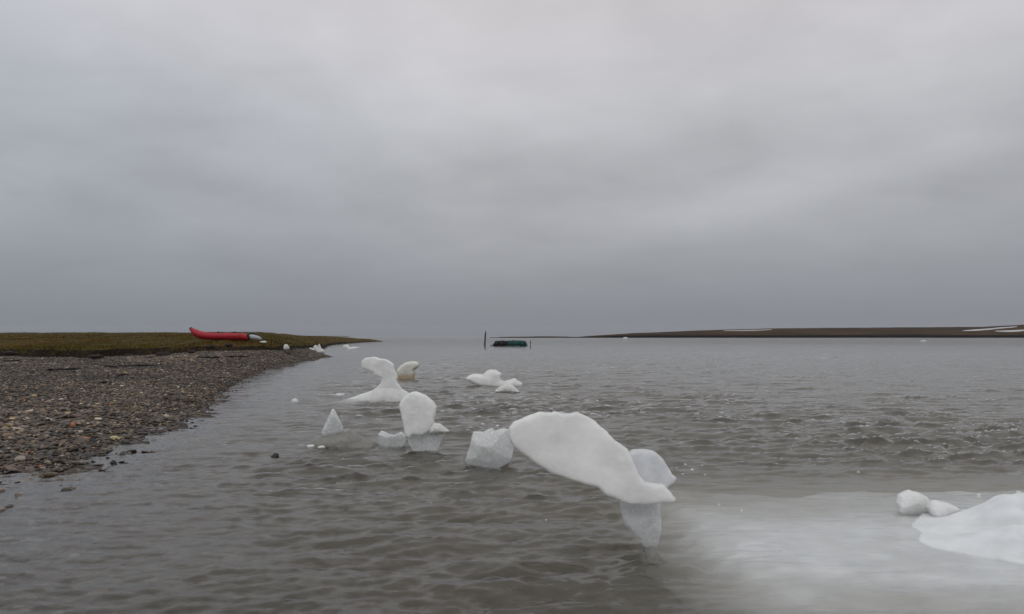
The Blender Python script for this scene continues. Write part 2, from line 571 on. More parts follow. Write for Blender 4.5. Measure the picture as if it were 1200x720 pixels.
tr = k('ShaderNodeBsdfTransparent', {'Color': (1, 1, 1, 1)})
mx = k('ShaderNodeMixShader', {0: fr.outputs[0], 1: tr.outputs[0], 2: gl.outputs[0]})
k.link(mx.outputs[0], out.inputs['Surface'])
pv = k('ShaderNodeVolumePrincipled', {'Color': (0.46, 0.427, 0.348, 1), 'Density': 1.6, 'Anisotropy': 0.35})
k.link(pv.outputs[0], out.inputs['Volume'])
M_water = m

# ------------------------------------------------------------------ near shore (terrain)
IDX = ['wl', 'gm', 'dip', 'foot', 'top', 'mid', 'crest', 'back']
COLS = {
    -1500: [(2.1, 0), (9, .25), (16, .32), (34, .5), (34.6, .85), (50, 1.25), (95, 1.95), (300, 2.3)],
    -900: [(2.9, 0), (10, .25), (18, .32), (37, .5), (37.6, .85), (52, 1.25), (95, 1.95), (300, 2.3)],
    -400: [(4.4, 0), (11, .24), (20, .33), (41, .5), (41.6, .85), (56, 1.25), (97, 1.95), (300, 2.3)],
    0: [(8.2, 0), (14, .20), (22, .31), (45.6, .40), (46.6, .84), (62, 1.22), (100, 1.95), (300, 2.25)],
    100: [(9.8, 0), (15, .18), (23, .30), (41.6, .40), (42.6, .86), (58, 1.22), (95, 1.93), (300, 2.25)],
    165: [(12.4, 0), (17, .15), (25, .28), (44.6, .44), (45.6, .90), (58, 1.27), (95, 1.93), (300, 2.25)],
    210: [(14.8, 0), (19, .14), (27, .28), (45.6, .58), (46.8, .98), (55, 1.30), (95, 1.95), (300, 2.2)],
    240: [(16.5, 0), (21, .14), (29, .30), (44, .72), (44.8, 1.02), (47.5, 1.28), (95, 1.96), (300, 2.2)],
    265: [(22.5, 0), (26, .12), (33, .30), (43.5, .76), (44.3, 1.04), (46.5, 1.30), (90, 1.97), (300, 2.1)],
    305: [(34.3, 0), (36.5, .12), (40, .30), (45.5, .76), (46.3, 1.03), (49, 1.28), (85, 1.96), (300, 2.0)],
    330: [(39.5, 0), (42, .12), (45, .28), (50, .66), (51, .93), (56, 1.15), (95, 1.78), (300, 1.8)],
    350: [(46.5, 0), (49, .10), (54, .25), (60, .60), (61, .92), (70, 1.1), (110, 1.52), (300, 1.5)],
    370: [(53, 0), (57, .10), (66, .20), (74, .42), (75.5, .85), (88, 1.1), (130, 1.42), (300, 1.3)],
    380: [(57.6, 0), (61, .08), (71, .0), (98, .02), (100, .62), (115, .95), (145, 1.38), (300, 1.2)],
    385: [(60, 0), (62.5, .04), (72, -.15), (122, -.02), (124, .52), (138, .85), (160, 1.36), (300, .8)],
    390: [(61, -.03), (64, -.12), (74, -.3), (135, -.02), (137, .48), (150, .8), (170, 1.34), (300, .5)],
    400: [(62, -.3), (66, -.5), (80, -.6), (150, -.02), (152, .42), (162, .75), (180, 1.2), (300, 0)],
    425: [(62, -.9), (70, -1.2), (90, -1.2), (190, -.02), (192, .30), (200, .55), (215, .86), (300, -1)],
    444: [(62, -1.2), (70, -1.2), (100, -1.2), (213, -.02), (215, .14), (219, .26), (225, .34), (260, -1.2)],
    453: [(62, -1.2), (70, -1.2), (100, -1.2), (215, -.5), (217, -.4), (221, -.3), (226, -.3), (260, -1.2)],
    480: [(62, -1.2), (70, -1.2), (100, -1.2), (215, -1.2), (217, -1.2), (221, -1.2), (226, -1.2), (260, -1.2)],
    3000: [(62, -1.2), (70, -1.2), (100, -1.2), (215, -1.2), (217, -1.2), (221, -1.2), (226, -1.2), (260, -1.2)],
}
CX = np.array(sorted(COLS))
CT = (CX - 600) / F
CD = np.array([[p[0] for p in COLS[x]] for x in CX])
CZ = np.array([[p[1] for p in COLS[x]] for x in CX])
SHORE = np.array([(CT[i] * CD[i, 0], CD[i, 0]) for i in range(len(CX)) if CX[i] <= 388])


def shore_dist(X, Y):
    d = np.full(np.shape(X), 1e9)
    for a, b in zip(SHORE[:-1], SHORE[1:]):
        e = b - a
        t = np.clip(((X - a[0]) * e[0] + (Y - a[1]) * e[1]) / (e @ e), 0, 1)
        d = np.minimum(d, (X - a[0] - t * e[0]) ** 2 + (Y - a[1] - t * e[1]) ** 2)
    return np.sqrt(d)


def terrain(t, D):
    """height and zone of the near shore at lateral slope t = X/Y and distance Y = D"""
    t, D = np.broadcast_arrays(np.asarray(t, float), np.asarray(D, float))
    X = t * D
    sh = t.shape
    tf, Df, Xf = t.ravel(), D.ravel(), X.ravel()
    d = np.stack([np.interp(tf, CT, CD[:, i]) for i in range(8)], 1)
    z = np.stack([np.interp(tf, CT, CZ[:, i]) for i in range(8)], 1)
    wob = 1.3 * noise(Xf * 0.30, 3.3, seed=5) + 0.8 * noise(Xf * 0.9, 1.1, seed=6) + 0.35 * noise(Xf * 2.4, 4.1, seed=7)
    land = np.clip((z[:, 3] - 0.2) * 4, 0.35, 1)
    d[:, 3] += wob * land
    d[:, 4] += wob * land + 0.15 * noise(Xf * 2.6, 7.0, seed=9)
    dbed = shore_dist(Xf, Df)
    zb = np.maximum(-0.052 * dbed, -1.2)
    zp = np.full(len(tf), -1.2)
    zone = np.zeros(len(tf))
    ii = (Df[:, None] >= d).sum(1)              # 0: before the waterline
    for j in range(7):
        s_ = ii == j + 1
        u = (Df[s_] - d[s_, j]) / np.maximum(d[s_, j + 1] - d[s_, j], 1e-6)
        zp[s_] = z[s_, j] + u * (z[s_, j + 1] - z[s_, j])
        zone[s_] = [0, 0, 0, 1, 2, 2, 2][j] + (0 if j != 3 else u * 0.3)
    s_ = ii == 8
    zp[s_] = z[s_, 7]
    zone[s_] = 2
    zz = np.maximum(zb, zp)
    edge = zone < 0.5
    near = np.exp(-dbed / 4.0)
    amp = np.where(edge, 0.010 + 0.026 * near, np.where(zone < 1.5, 0.05, 0.045 + 0.0005 * Df))
    zz = zz + amp * fbm(Xf * np.where(edge, 1.7, 0.45), Df * np.where(edge, 1.7, 0.45), seed=21, oct=4) * np.clip(Df / 3, 0, 1)
    for px, py, rx, ry, dp in ((64, 546, 13, 4.5, .075), (22, 560, 26, 4.0, .07), (100, 532, 12, 3, .05), (190, 500, 9, 3, .05), (232, 474, 12, 2.5, .05)):
        g = gnd(px, py)
        q = ((Xf - g[0]) / (rx / F * g[1])) ** 2 + ((Df - g[1]) / (ry * g[1] ** 2 / (F * H))) ** 2
        zz = zz - dp * np.exp(-q)
    return zz.reshape(sh), zone.reshape(sh)


def land(X, Y):
    return float(terrain(X / Y, Y)[0])


ts = np.concatenate([np.linspace(-2.4, -0.72, 60)[:-1], np.linspace(-0.72, -0.12, 520)[:-1], np.linspace(-0.12, 2.4, 30)])
Ds = np.concatenate([np.geomspace(0.8, 38, 330)[:-1], np.linspace(38, 66, 190)[:-1], np.geomspace(66, 320, 150)[:-1], np.geomspace(320, 3600, 24)])
T2, D2 = np.meshgrid(ts, Ds, indexing='ij')
Z2, zone = terrain(T2, D2)
V = np.stack([T2 * D2, D2, Z2], -1).reshape(-1, 3)
tag(mesh_obj('shore', V, grid_faces(len(ts), len(Ds)), M_shore, attr={'zone': zone}), kind='structure')
a_ = np.linspace(0, 2 * math.pi, 65)[:-1]
V = np.concatenate([[[0, 0, -2.2]], np.stack([4600 * np.cos(a_), 4600 * np.sin(a_), np.full(64, -2.2)], 1)])
tag(mesh_obj('lake_bed', V, [[0, i + 1, (i + 1) % 64 + 1] for i in range(64)], M_bed), kind='structure')

# ------------------------------------------------------------------ far shore and hazy hills
FX = [574, 585, 605, 640, 665, 674, 684, 700, 740, 790, 850, 920, 1000, 1100, 1150, 1175, 1200, 1260, 1400, 1700]
FY = [396.3, 395.3, 394.7, 394.4, 394.6, 395.3, 394.3, 393.2, 390.8, 388.6, 386.4, 384.9, 384.2, 383.6, 383.4, 382.2, 380.8, 379, 376, 374]
xs = np.linspace(574, 1700, 500)
cy_px = np.interp(xs, FX, FY) + 0.18 * noise(xs / 22, 0.5, seed=3) + 0.1 * noise(xs / 6, 0.5, seed=4)
D0 = 700.0
rows = [(0.0, -0.6, 0), (4, 0.0, 1), (9, 1, 1), (16, 2, 1), (40, 3, 0), (110, 4, 0), (200, 5, 0), (290, 6, 0), (380, 7, 0), (700, 8, 0)]
tx = (xs - 600) / F
zc = H + (394 - cy_px) / F * (D0 + 380)
blf = np.clip(zc * 0.42, 0.4, 2.0)
V, zn = [], []
for i, (dd, code, zo) in enumerate(rows):
    if code <= 0:
        z = np.full(len(xs), code)
    elif code == 1:
        z = blf * 0.6
    elif code == 2:
        z = blf
    elif code <= 7:
        u = (dd - 16) / 364
        z = blf + (zc - blf) * u ** 0.85 * (1 + 0.05 * noise(xs / 40, dd / 60, seed=8) * (u < 0.95))
    else:
        z = zc * 0.4
    Yr = D0 + dd + 14 * noise(xs / 60, 2.0, seed=12)
    V.append(np.stack([tx * Yr, Yr, z], -1))
    zn.append(np.full(len(xs), zo))
FARV = np.array(V)
tag(mesh_obj('far_shore', FARV.reshape(-1, 3), grid_faces(len(rows), len(xs))[:, ::-1], M_far, attr={'zone': np.array(zn)}), kind='structure')


def far_point(px, u):
    """point on the far slope at photo column px, u = 0 bluff top .. 1 crest"""
    j = np.interp(px, xs, np.arange(len(xs)))
    r = np.interp(u, [(rw[0] - 16) / 364 for rw in rows[3:9]], range(3, 9))
    a, b = int(r), min(int(r) + 1, 8)
    c, d = int(j), min(int(j) + 1, len(xs) - 1)
    fr, fj = r - a, j - c
    P = lambda q: FARV[q, c] * (1 - fj) + FARV[q, d] * fj
    return P(a) * (1 - fr) + P(b) * fr


def snow(x0, x1, ua, ub, thick, label, seed):
    k_ = 26
    top, V, Fc = [], [], []
    for i in range(k_):
        s = i / (k_ - 1)
        px = x0 + (x1 - x0) * s
        uc = ua + (ub - ua) * s + 0.012 * noise(s * 6, seed, seed=2)
        hw = thick * (math.sin(math.pi * min(1, max(0, s))) ** 0.6 + 0.02) * (1 + 0.35 * float(noise(s * 5, seed + 3.3, seed=4)))
        for j in range(5):
            p = far_point(px, uc + hw * (j - 2) / 2)
            V.append(p + np.array([0, 0, 0.12 + 0.45 * (1 - ((j - 2) / 2) ** 2)]))
    nV = len(V)
    V += [p - np.array([0, 0, 0.9]) for p in V]
    for i in range(k_ - 1):
        for j in range(4):
            a = i * 5 + j
            Fc.append([a, a + 5, a + 6, a + 1])
            Fc.append([nV + a, nV + a + 1, nV + a + 6, nV + a + 5])
        for a, b in ((i * 5, (i + 1) * 5), (i * 5 + 4, (i + 1) * 5 + 4)):
            Fc.append([a, nV + a, nV + b, b])
    Fc.append([0, 1, 2, 3, 4] + [nV + q for q in (4, 3, 2, 1, 0)])
    e = (k_ - 1) * 5
    Fc.append([e + q for q in (4, 3, 2, 1, 0)] + [nV + e + q for q in range(5)])
    o = mesh_obj('snow_patch', V, Fc, M_snowfield)
    rebase(o, far_point((x0 + x1) / 2, ua))
    return tag(o, label, 'snow patch', 'snow patches left on the far slope')


snow(848, 904, 0.66, 0.68, 0.045, 'long thin snow streak near the crest of the far hill, left of the others', 1)
snow(1128, 1192, 0.36, 0.74, 0.09, 'white wedge of old snow slanting up the far slope at the right', 2)
snow(1166, 1225, 0.26, 0.34, 0.07, 'low strip of snow just above the far shoreline at the right edge', 3)

# ------------------------------------------------------------------ water
def wave_tile(n_, L, seed, lam_p, dirn, spread, rms, lo=0.09):
    r = np.random.default_rng(seed)
    kf = np.fft.fftfreq(n_, L / n_) * 2 * math.pi
    kx, ky = np.meshgrid(kf, kf, indexing='ij')
    kk = np.hypot(kx, ky) + 1e-9
    kp = 2 * math.pi / lam_p
    S = np.exp(-1.25 * (kp / kk) ** 2) / kk ** 3.4
    S *= np.abs((kx * math.cos(dirn) + ky * math.sin(dirn)) / kk) ** spread
    S[kk > 2 * math.pi / lo] = 0
    ph = r.normal(size=(n_, n_)) + 1j * r.normal(size=(n_, n_))
    h = np.real(np.fft.ifft2(np.sqrt(S) * ph))
    h *= rms / h.std()
    return h


def sample(tile, L, X, Y):
    n_ = tile.shape[0]
    u, v = (X / L % 1) * n_, (Y / L % 1) * n_
    i, j = np.floor(u).astype(int), np.floor(v).astype(int)
    fu, fv = u - i, v - j
    i1, j1 = (i + 1) % n_, (j + 1) % n_
    i, j = i % n_, j % n_
    return (tile[i, j] * (1 - fu) * (1 - fv) + tile[i1, j] * fu * (1 - fv) + tile[i, j1] * (1 - fu) * fv + tile[i1, j1] * fu * fv)


W1 = wave_tile(1024, 23.0, 3, 0.95, math.radians(98), 13, 0.0235)
W2 = wave_tile(1024, 61.0, 8, 2.3, math.radians(86), 10, 0.0105, 0.3)
W3 = wave_tile(512, 7.7, 11, 0.34, math.radians(110), 2.5, 0.0078, 0.06)
az = np.concatenate([np.radians(np.linspace(-180, -44, 40))[:-1], np.radians(np.linspace(-44, 44, 1050)), np.radians(np.linspace(44, 180, 40))[1:-1]])
rr = [0.5]
while rr[-1] < 170:
    rr.append(rr[-1] + (0.12 if rr[-1] < 3 else max(0.016, rr[-1] * 0.0043)))
rr = np.array(rr + list(np.geomspace(180, 4300, 40)))
A2, R2 = np.meshgrid(az, rr, indexing='ij')
X, Y = R2 * np.sin(A2), R2 * np.cos(A2)
far_f = np.clip((170 - R2) / 110, 0, 1)
sd = shore_dist(X, Y)
onshore = np.zeros_like(X)
calm = np.clip(sd / 3.5, 0.10, 1.0) ** 0.8
fetch = 1.1 - 0.44 * np.clip((R2 - 7) / 22, 0, 1)
gust = 0.85 + 0.35 * noise(X / 9, Y / 6, seed=31) + 0.2 * noise(X / 2.7, Y / 1.6, seed=33)
hz = (sample(W1, 23.0, X + 0.12 * Y, Y) + sample(W3, 7.7, X, Y)) * calm * gust * fetch ** 1.3 * far_f + sample(W2, 61.0, X, Y) * np.clip(sd / 9, 0.05, 1) * far_f
hz = hz + 5.0 * fetch ** 2 * np.abs(hz) * hz                    # sharper crests
over = np.clip((0.02 - np.interp(X, [0.9, 1.5, 2.1, 2.8], [0, .5, .88, .96]) * np.exp(-((Y - 6.6) / 2.5) ** 4)) + 1, 0.07, 1)
hz *= over
hz *= np.where(np.cos(A2) < 0.6, 0.0, 1.0)
op = np.clip((R2 - 60) / 150, 0, 1)
na, nr = len(az), len(rr)
V = np.stack([X, Y, hz], -1)
vid = np.arange(na * nr).reshape(na, nr)
vr = np.roll(vid, -1, 0)
Q = np.stack([vid[:, :-1], vid[:, 1:], vr[:, 1:], vr[:, :-1]], -1).reshape(-1, 4)
# rim, floor and hub close the body of water
rimz = np.stack([X[:, -1], Y[:, -1], np.full(na, -2.0)], -1)
base_i = na * nr
V = np.concatenate([V.reshape(-1, 3), rimz, [[0, 0, -2.0]], [[0, 0, 0.0]]])
ri = np.arange(na) + base_i
rn = np.roll(ri, -1)
Qs = np.stack([vid[:, -1], ri, rn, vr[:, -1]], -1)
tri = [[int(b), int(a), base_i + na] for a, b in zip(ri, rn)] + [[int(b), base_i + na + 1, int(a)] for a, b in zip(vid[:, 0], vr[:, 0])]
Qt = np.array([[a, b, c, c] for a, b, c in tri])
me = bpy.data.meshes.new('water')
me.vertices.add(len(V))
me.vertices.foreach_set('co', V.astype(np.float32).ravel())
quads = np.concatenate([Q, Qs])[:, ::-1]
tris = np.array(tri)[:, ::-1]
loops = np.concatenate([quads.ravel(), tris.ravel()]).astype(np.int32)
me.loops.add(len(loops))
me.loops.foreach_set('vertex_index', loops)
me.polygons.add(len(quads) + len(tris))
me.polygons.foreach_set('loop_start', np.concatenate([np.arange(len(quads)) * 4, len(quads) * 4 + np.arange(len(tris)) * 3]).astype(np.int32))
me.update(calc_edges=True)
me.polygons.foreach_set('use_smooth', np.ones(len(me.polygons), bool))
a = me.attributes.new('open', 'FLOAT', 'POINT')
ov = np.zeros(len(V), np.float32)
ov[:base_i] = op.ravel()
a.data.foreach_set('value', ov)
me.materials.append(M_water)
water = bpy.data.objects.new('water', me)
C.objects.link(water)
tag(water, kind='structure')

# ------------------------------------------------------------------ haze: one box of even, thin air
m, k, out = mat('damp_air')
pv = k('ShaderNodeVolumePrincipled', {'Color': (0.72, 0.74, 0.79, 1), 'Density': 0.00008, 'Anisotropy': 0.0})
k.link(pv.outputs[0], out.inputs['Volume'])
hx, z0, z1 = 4900, -3.3, 60
V = [(-hx, -hx, z0), (hx, -hx, z0), (hx, hx, z0), (-hx, hx, z0), (-hx, -hx, z1), (hx, -hx, z1), (hx, hx, z1), (-hx, hx, z1)]
tag(mesh_obj('haze', V, [[0, 3, 2, 1], [4, 5, 6, 7], [0, 1, 5, 4], [1, 2, 6, 5], [2, 3, 7, 6], [3, 0, 4, 7]], m, smooth=False), kind='stuff')


# ------------------------------------------------------------------ ice
def solo_ice(name, label, poly, wl, material, group=None, cat='ice', **kw):
    """one lump of ice, standing in the water at photo row wl"""
    Yd = gnd(600, wl)[1]
    V, Q = ice_solid(poly, Yd, **kw)
    o = mesh_obj(name, V, Q, material)
    rebase(o, (V[:, 0].mean(), Yd, min(0.0, V[:, 2].min())))
    return tag(o, label, cat, group)


def part_ice(name, root, poly, Yd, material, label=None, **kw):
    V, Q = ice_solid(poly, Yd, **kw)
    o = mesh_obj(name, V - np.array(root.location), Q, material, root)
    if label:
        o['label'] = label
    return o


GI = 'stranded ice along the shallows'
# the large overhanging piece in front
Y0 = 5.9
root = tag(empty('ice_sculpture', (float(at(752, 636, Y0)[0]), Y0, -0.35)),
           'largest ice piece, a broad white wing overhanging from a narrow glassy stem', 'ice', GI)
wing = [(596, 503), (602, 496), (614, 491), (626, 487), (633, 484.5), (646, 485.5), (652, 484.5), (660, 487), (672, 486), (678, 485), (690, 490),
        (700, 496), (712, 507), (722, 518), (736, 527), (741, 537), (746, 550), (760, 558), (774, 567), (781, 572), (790, 582), (786, 585.5), (773, 585.5),
        (755, 587), (735, 587), (725, 584), (718, 580), (708, 577), (699, 569), (684, 565), (670, 561), (647, 554), (625, 540), (602.5, 524), (597, 514)]
face = wing[:16] + [(745, 546), (748, 556), (754, 563), (765, 565.5), (775, 566.5), (781.5, 572)] + wing[20:]
part_ice('overhang', root, face, Y0, M_ice, T=0.040, R=0.022, res=0.0075, rough=0.0035, seed=2, lean=(0.40, 0.05), expo=2.0, smooth_it=1, vary=0.12)
lobe = [(728, 540), (736, 531), (743, 528), (755, 527.3), (767, 529.5), (778, 538), (785, 550), (788, 556), (793, 561), (789, 565), (781, 570.5), (778, 578), (745, 578), (735, 560)]
part_ice('lobe', root, lobe, Y0 + 0.055, M_blue, 'pale bluish translucent lobe', T=0.040, R=0.025, res=0.0075, rough=0.003, seed=5, smooth_it=1, lean=(0.30, 0.1))
stem = [(725, 578), (727, 595), (730, 607), (735, 618), (742, 627), (751, 634), (748, 632), (754, 642), (761, 668), (773, 668), (772, 644), (773, 632), (776, 626),
        (775.5, 618), (776, 605), (777, 590), (778, 578)]
part_ice('stem', root, stem, Y0 + 0.02, M_glass, 'grainy half clear stem', T=0.085, R=0.055, res=0.009, rough=0.003, facet=0.003, seed=8, cuts=4, smooth_it=1, shift=0.03)

# the mushroom further left
Ym = gnd(600, 469)[1]
capm = [(423, 431), (423.3, 424), (427, 420), (433, 418.7), (438, 418.3), (445, 420.5), (451, 421), (457, 424), (461, 427), (462, 433), (465, 438), (466, 442), (464.5, 445.5),
        (466, 449), (472, 456), (480, 461), (484, 467), (486, 478), (410, 478), (396, 474), (388, 471.5), (405, 468.3), (418, 464), (428, 460.5), (436, 458), (442, 454), (446, 450), (447, 446.5),
        (447, 443), (442, 441), (437, 439.3), (438, 437), (432, 434), (427, 433)]
foot = [(440, 455), (470, 455), (486, 463), (490, 480), (405, 480), (405, 468)]
V, Q = ice_solid(capm, Ym, T=0.065, R=0.03, res=0.0115, rough=0.0045, seed=11, smooth_it=1, lean=(0.16, 0), step=(foot, 0.12, 0.25))
o = rebase(mesh_obj('ice_mushroom', V, Q, M_ice), (float(at(455, 470, Ym)[0]), Ym, -0.2))
tag(o, 'waisted white ice piece leaning left on a wide spreading foot', 'ice', GI)

solo_ice('ice_lump', 'small cream ice lump with a brown stained base, behind the waisted ice', [
    (465.5, 447), (465, 434), (468, 430), (474, 425.5), (482, 423.5), (488, 424), (491, 427), (490, 431), (486, 433.5), (486, 440), (486, 447)],
    444.5, M_stain, GI, T=0.2, R=0.11, rough=0.006, lean=(0.2, 0), seed=17, sub=0.1)
solo_ice('ice_lump', 'white ice piece with a rounded hump and low left shoulder in mid water', [
    (545, 444), (550, 440), (555, 438.5), (566, 439), (570, 435), (575, 433.3), (581, 434), (588, 438), (586, 441), (586.5, 445), (590, 446.5),
    (597, 445.5), (603, 443), (607, 446), (612, 449), (612, 453), (604, 455), (580, 455), (562, 453), (552, 449)],
    452.5, M_ice, GI, T=0.26, R=0.12, rough=0.005, facet=0.006, seed=19, lean=(0.3, 0), sub=0.15)
solo_ice('ice_lump', 'low white ice mound right in front of the rounded hump', [
    (579, 458.5), (585, 454), (590, 451), (596, 450), (601, 451.5), (606, 456), (609, 459.5), (602, 462), (585, 462)],
    459.8, M_snow, GI, T=0.22, R=0.12, rough=0.006, facet=0.01, seed=23, sub=0.12)

# the upright egg on its glassy base
Ye = gnd(600, 529)[1]
root = tag(empty('ice_egg', (float(at(495, 530, Ye)[0]), Ye, -0.25)),
           'upright egg shaped white ice on a clear base with a small side lobe', 'ice', GI)
egg = [(467.3, 477), (469, 470), (475, 463.5), (481, 460.3), (487, 459.6), (498, 463), (507, 470), (512, 477), (511, 484), (509, 490), (509, 497), (504, 505), (496, 510), (485, 509),
       (480, 514), (476, 510), (473.5, 501), (471, 490)]
part_ice('egg', root, egg, Ye, M_ice, T=0.07, R=0.03, res=0.0085, rough=0.003, facet=0.001, seed=29, lean=(0.22, 0), smooth_it=2)
part_ice('side_lobe', root, [(502, 502), (509, 495.5), (516, 497), (522, 502), (527, 505), (521, 508), (512, 509.5), (503, 508.5)], Ye - 0.03, M_snow,
         'bright white lobe', T=0.12, R=0.07, rough=0.006, seed=31)
part_ice('base', root, [(475, 503), (490, 505), (506, 504), (520, 508), (518, 518), (514, 527), (512, 540), (503, 550), (490, 545), (487, 532), (479, 520)], Ye + 0.02, M_glass,
         'clear glassy base', T=0.13, R=0.07, rough=0.003, facet=0.004, seed=33, cuts=5)

# the pyramid on its clear hump
Yp = gnd(600, 523)[1]
root = tag(empty('ice_pyramid', (float(at(390, 522, Yp)[0]), Yp, -0.25)),
           'pointed ice pyramid standing on a low dark clear hump of ice', 'ice', GI)
part_ice('pyramid', root, [(376.5, 508), (380, 499.5), (387.5, 482), (390, 479), (392.5, 482.5), (398, 493), (402.5, 501), (402, 508), (392, 512), (380, 512)],
         Yp, M_glass, T=0.10, R=0.10, rough=0.003, facet=0.003, seed=37, cuts=1, lean=(0.15, 0), round_it=1)
part_ice('hump', root, [(355, 527), (364, 517), (372, 511), (382, 508), (400, 506), (410, 502.5), (417, 507), (426, 513), (440, 517), (447, 527), (447, 535), (355, 535)],
         Yp + 0.03, M_clear, 'dark clear hump just awash', T=0.22, R=0.22, rough=0.005, facet=0.008, seed=39)
solo_ice('ice_chunk', 'short glassy ice chunk with a notched top beside the egg shaped ice', [
    (442.5, 509), (446, 505), (451, 506.5), (456, 509), (463, 509.5), (470, 506.5), (475.5, 510), (475.5, 519), (470, 527), (446, 530), (442, 520)],
    523, M_glass, GI, T=0.13, R=0.05, rough=0.003, facet=0.003, seed=41, cuts=4, sub=0.12, sub_wide=1.1)
solo_ice('ice_block', 'squarish grainy clear ice block left of the big overhanging ice', [
    (545, 541), (547, 534), (550, 524), (553, 511), (555, 506.5), (566, 507), (572, 503), (577, 502), (580, 505), (590, 503), (598, 504), (606, 511), (604, 524),
    (599.5, 536), (597, 542), (588, 547), (575, 550), (560, 551), (550, 550)],
    547.5, M_glass, GI, T=0.20, R=0.03, rough=0.003, facet=0.004, seed=43, sub=0.12, vary=0.05,
    cuts=[(0.0, -0.75, 0.8, 0.62), (-0.05, -1.0, -0.25, 0.72), (0.85, -0.75, 0.25, 0.70), (-0.7, -0.8, 0.0, 0.80), (0.5, -0.8, -0.7, 0.92), (-0.3, -0.6, -0.9, 0.95)])


# the big floe, awash at the lower right
CP = [(1135, 606, .05), (1160, 599, .12), (1200, 589, .20), (1260, 578, .26), (1330, 580, .24), (1150, 625, .10), (1200, 620, .17), (1260, 625, .17), (1200, 645, .10), (1150, 648, .06),
      (1110, 636, .03), (1085, 625, -.01), (1200, 668, .03), (1150, 670, .01), (1110, 672, -.03), (1050, 640, -.025), (1000, 640, -.035), (950, 642, -.05), (900, 640, -.08), (850, 642, -.14), (812, 648, -.2),
      (790, 640, -.25), (800, 622, -.3), (940, 655, -.05), (1000, 658, -.05), (1060, 655, -.04), (900, 625, -.10), (950, 625, -.06), (1020, 622, -.04), (1060, 712, -.3), (960, 712, -.32), (1150, 712, -.26), (1090, 606, -.03), (1050, 606, -.05), (1000, 602, -.085), (940, 602, -.12), (880, 607, -.17), (1000, 578, -.17), (940, 574, -.26), (1060, 592, -.06), (1050, 568, -.3),
      (1105, 600, -.08), (870, 585, -.34), (1000, 556, -.5), (820, 610, -.34), (1140, 597, -.30), (1170, 590, -.32), (1200, 578, -.35), (1260, 566, -.4), (1000, 675, -.08), (900, 668, -.13),
      (850, 672, -.22), (950, 684, -.16), (1050, 684, -.10), (1110, 690, -.11), (1200, 686, -.08), (1260, 690, -.05), (1000, 703, -.26), (1100, 708, -.26), (1200, 706, -.22), (1280, 710, -.2),
      (900, 705, -.36), (820, 692, -.5), (1100, 745, -.55), (1200, 745, -.5), (780, 680, -.6), (1000, 760, -.7), (1400, 640, .1), (1400, 720, -.3)]
CP = [(x, y, z if z > 0 else z * (0.13 if (600 < y < 676 and x > 840) else 0.85)) for x, y, z in CP]
cpw = np.array([gnd(x, y, z) for x, y, z in CP])


def shepard(P, zv, Xq, Yq):
    num, den = 0, 0
    for p, z in zip(P, zv):
        wq = 1.0 / (((Xq - p[0]) ** 2 + (Yq - p[1]) ** 2) + 0.035) ** 1.7
        num, den = num + wq * z, den + wq
    return num / den


gx, gy = np.arange(0.35, 6.6, 0.03), np.arange(3.55, 10.6, 0.03)
GX, GY = np.meshgrid(gx, gy, indexing='ij')
gz = np.clip(shepard(cpw, cpw[:, 2], GX, GY), -1.0, 0.30)
SHELF = np.array([gnd(x, y)[:2] for x, y in ((872, 630), (910, 618), (1000, 610), (1120, 604), (1200, 596), (1330, 590), (1330, 690), (1200, 678), (1100, 675), (1000, 669), (920, 662), (868, 648))])
so = np.maximum(poly_sd(GX, GY, SHELF), 0) * (1 + 0.42 * fbm(GX * 1.1, GY * 1.1, seed=54, oct=3)).clip(0.35, 2)
s01 = lambda t: np.clip(t, 0, 1) ** 2 * (3 - 2 * np.clip(t, 0, 1))
farw = s01((GY - 5.6) / 1.2)
slope = 0.075 * farw + (1 - farw) * (0.24 + 0.14 * s01((2.3 - GX) / 1.0))
shelf = -0.0125 - 0.0015 * (1 + fbm(GX * 1.5, GY * 1.5, seed=55, oct=3)) - slope * so
gz = np.where(gz > 0, gz * (1 + 0.35 * s01((GX - 3.4) / 0.8)) * (1 + 0.30 * fbm(GX * 2.4, GY * 2.4, seed=58, oct=3)), -1.0)
gz = np.maximum(gz, shelf)
gz = np.maximum(gz, -1.0)
gz += np.where(gz > 0, 0.02, 0.0) * fbm(GX * 3.1, GY * 3.1, seed=52, oct=3) * np.clip(gz / 0.08, 0, 1) + np.where(gz < -0.02, 0.008, 0.0015) * fbm(GX * 2.2, GY * 2.2, seed=51, oct=4) + 0.002 * np.abs(noise(GX * 5, GY * 5, seed=57))
edge = np.minimum.reduce([(GX - gx[0]) / 1.3, (gx[-1] - GX) / 0.5, (GY - gy[0]) / 0.7, (gy[-1] - GY) / 2.2]) + 0.10 * fbm(GX * 1.3, GY * 1.3, seed=53, oct=3)
ef = np.clip(edge, 0, 1)
gz = -1.0 + (gz + 1.0) * (ef * ef * (3 - 2 * ef)) ** 0.6
ni, nj = GX.shape
top = np.stack([GX, GY, gz], -1).reshape(-1, 3)
bot = np.stack([GX, GY, np.full_like(GX, -1.08)], -1).reshape(-1, 3)
gf = grid_faces(ni, nj)
idg = np.arange(ni * nj).reshape(ni, nj)
loop = np.concatenate([idg[:-1, 0], idg[-1, :-1], idg[:0:-1, -1], idg[0, :0:-1]])
ln = np.roll(loop, -1)
side = np.stack([loop, loop + ni * nj, ln + ni * nj, ln], -1)
o = mesh_obj('ice_floe', np.concatenate([top, bot]), np.concatenate([gf, gf[:, ::-1] + ni * nj, side]), M_floe)
rebase(o, (3.4, 6.0, -1.08))
tag(o, 'broad ice floe mostly under water at lower right, its right end above the surface', 'ice floe', GI)
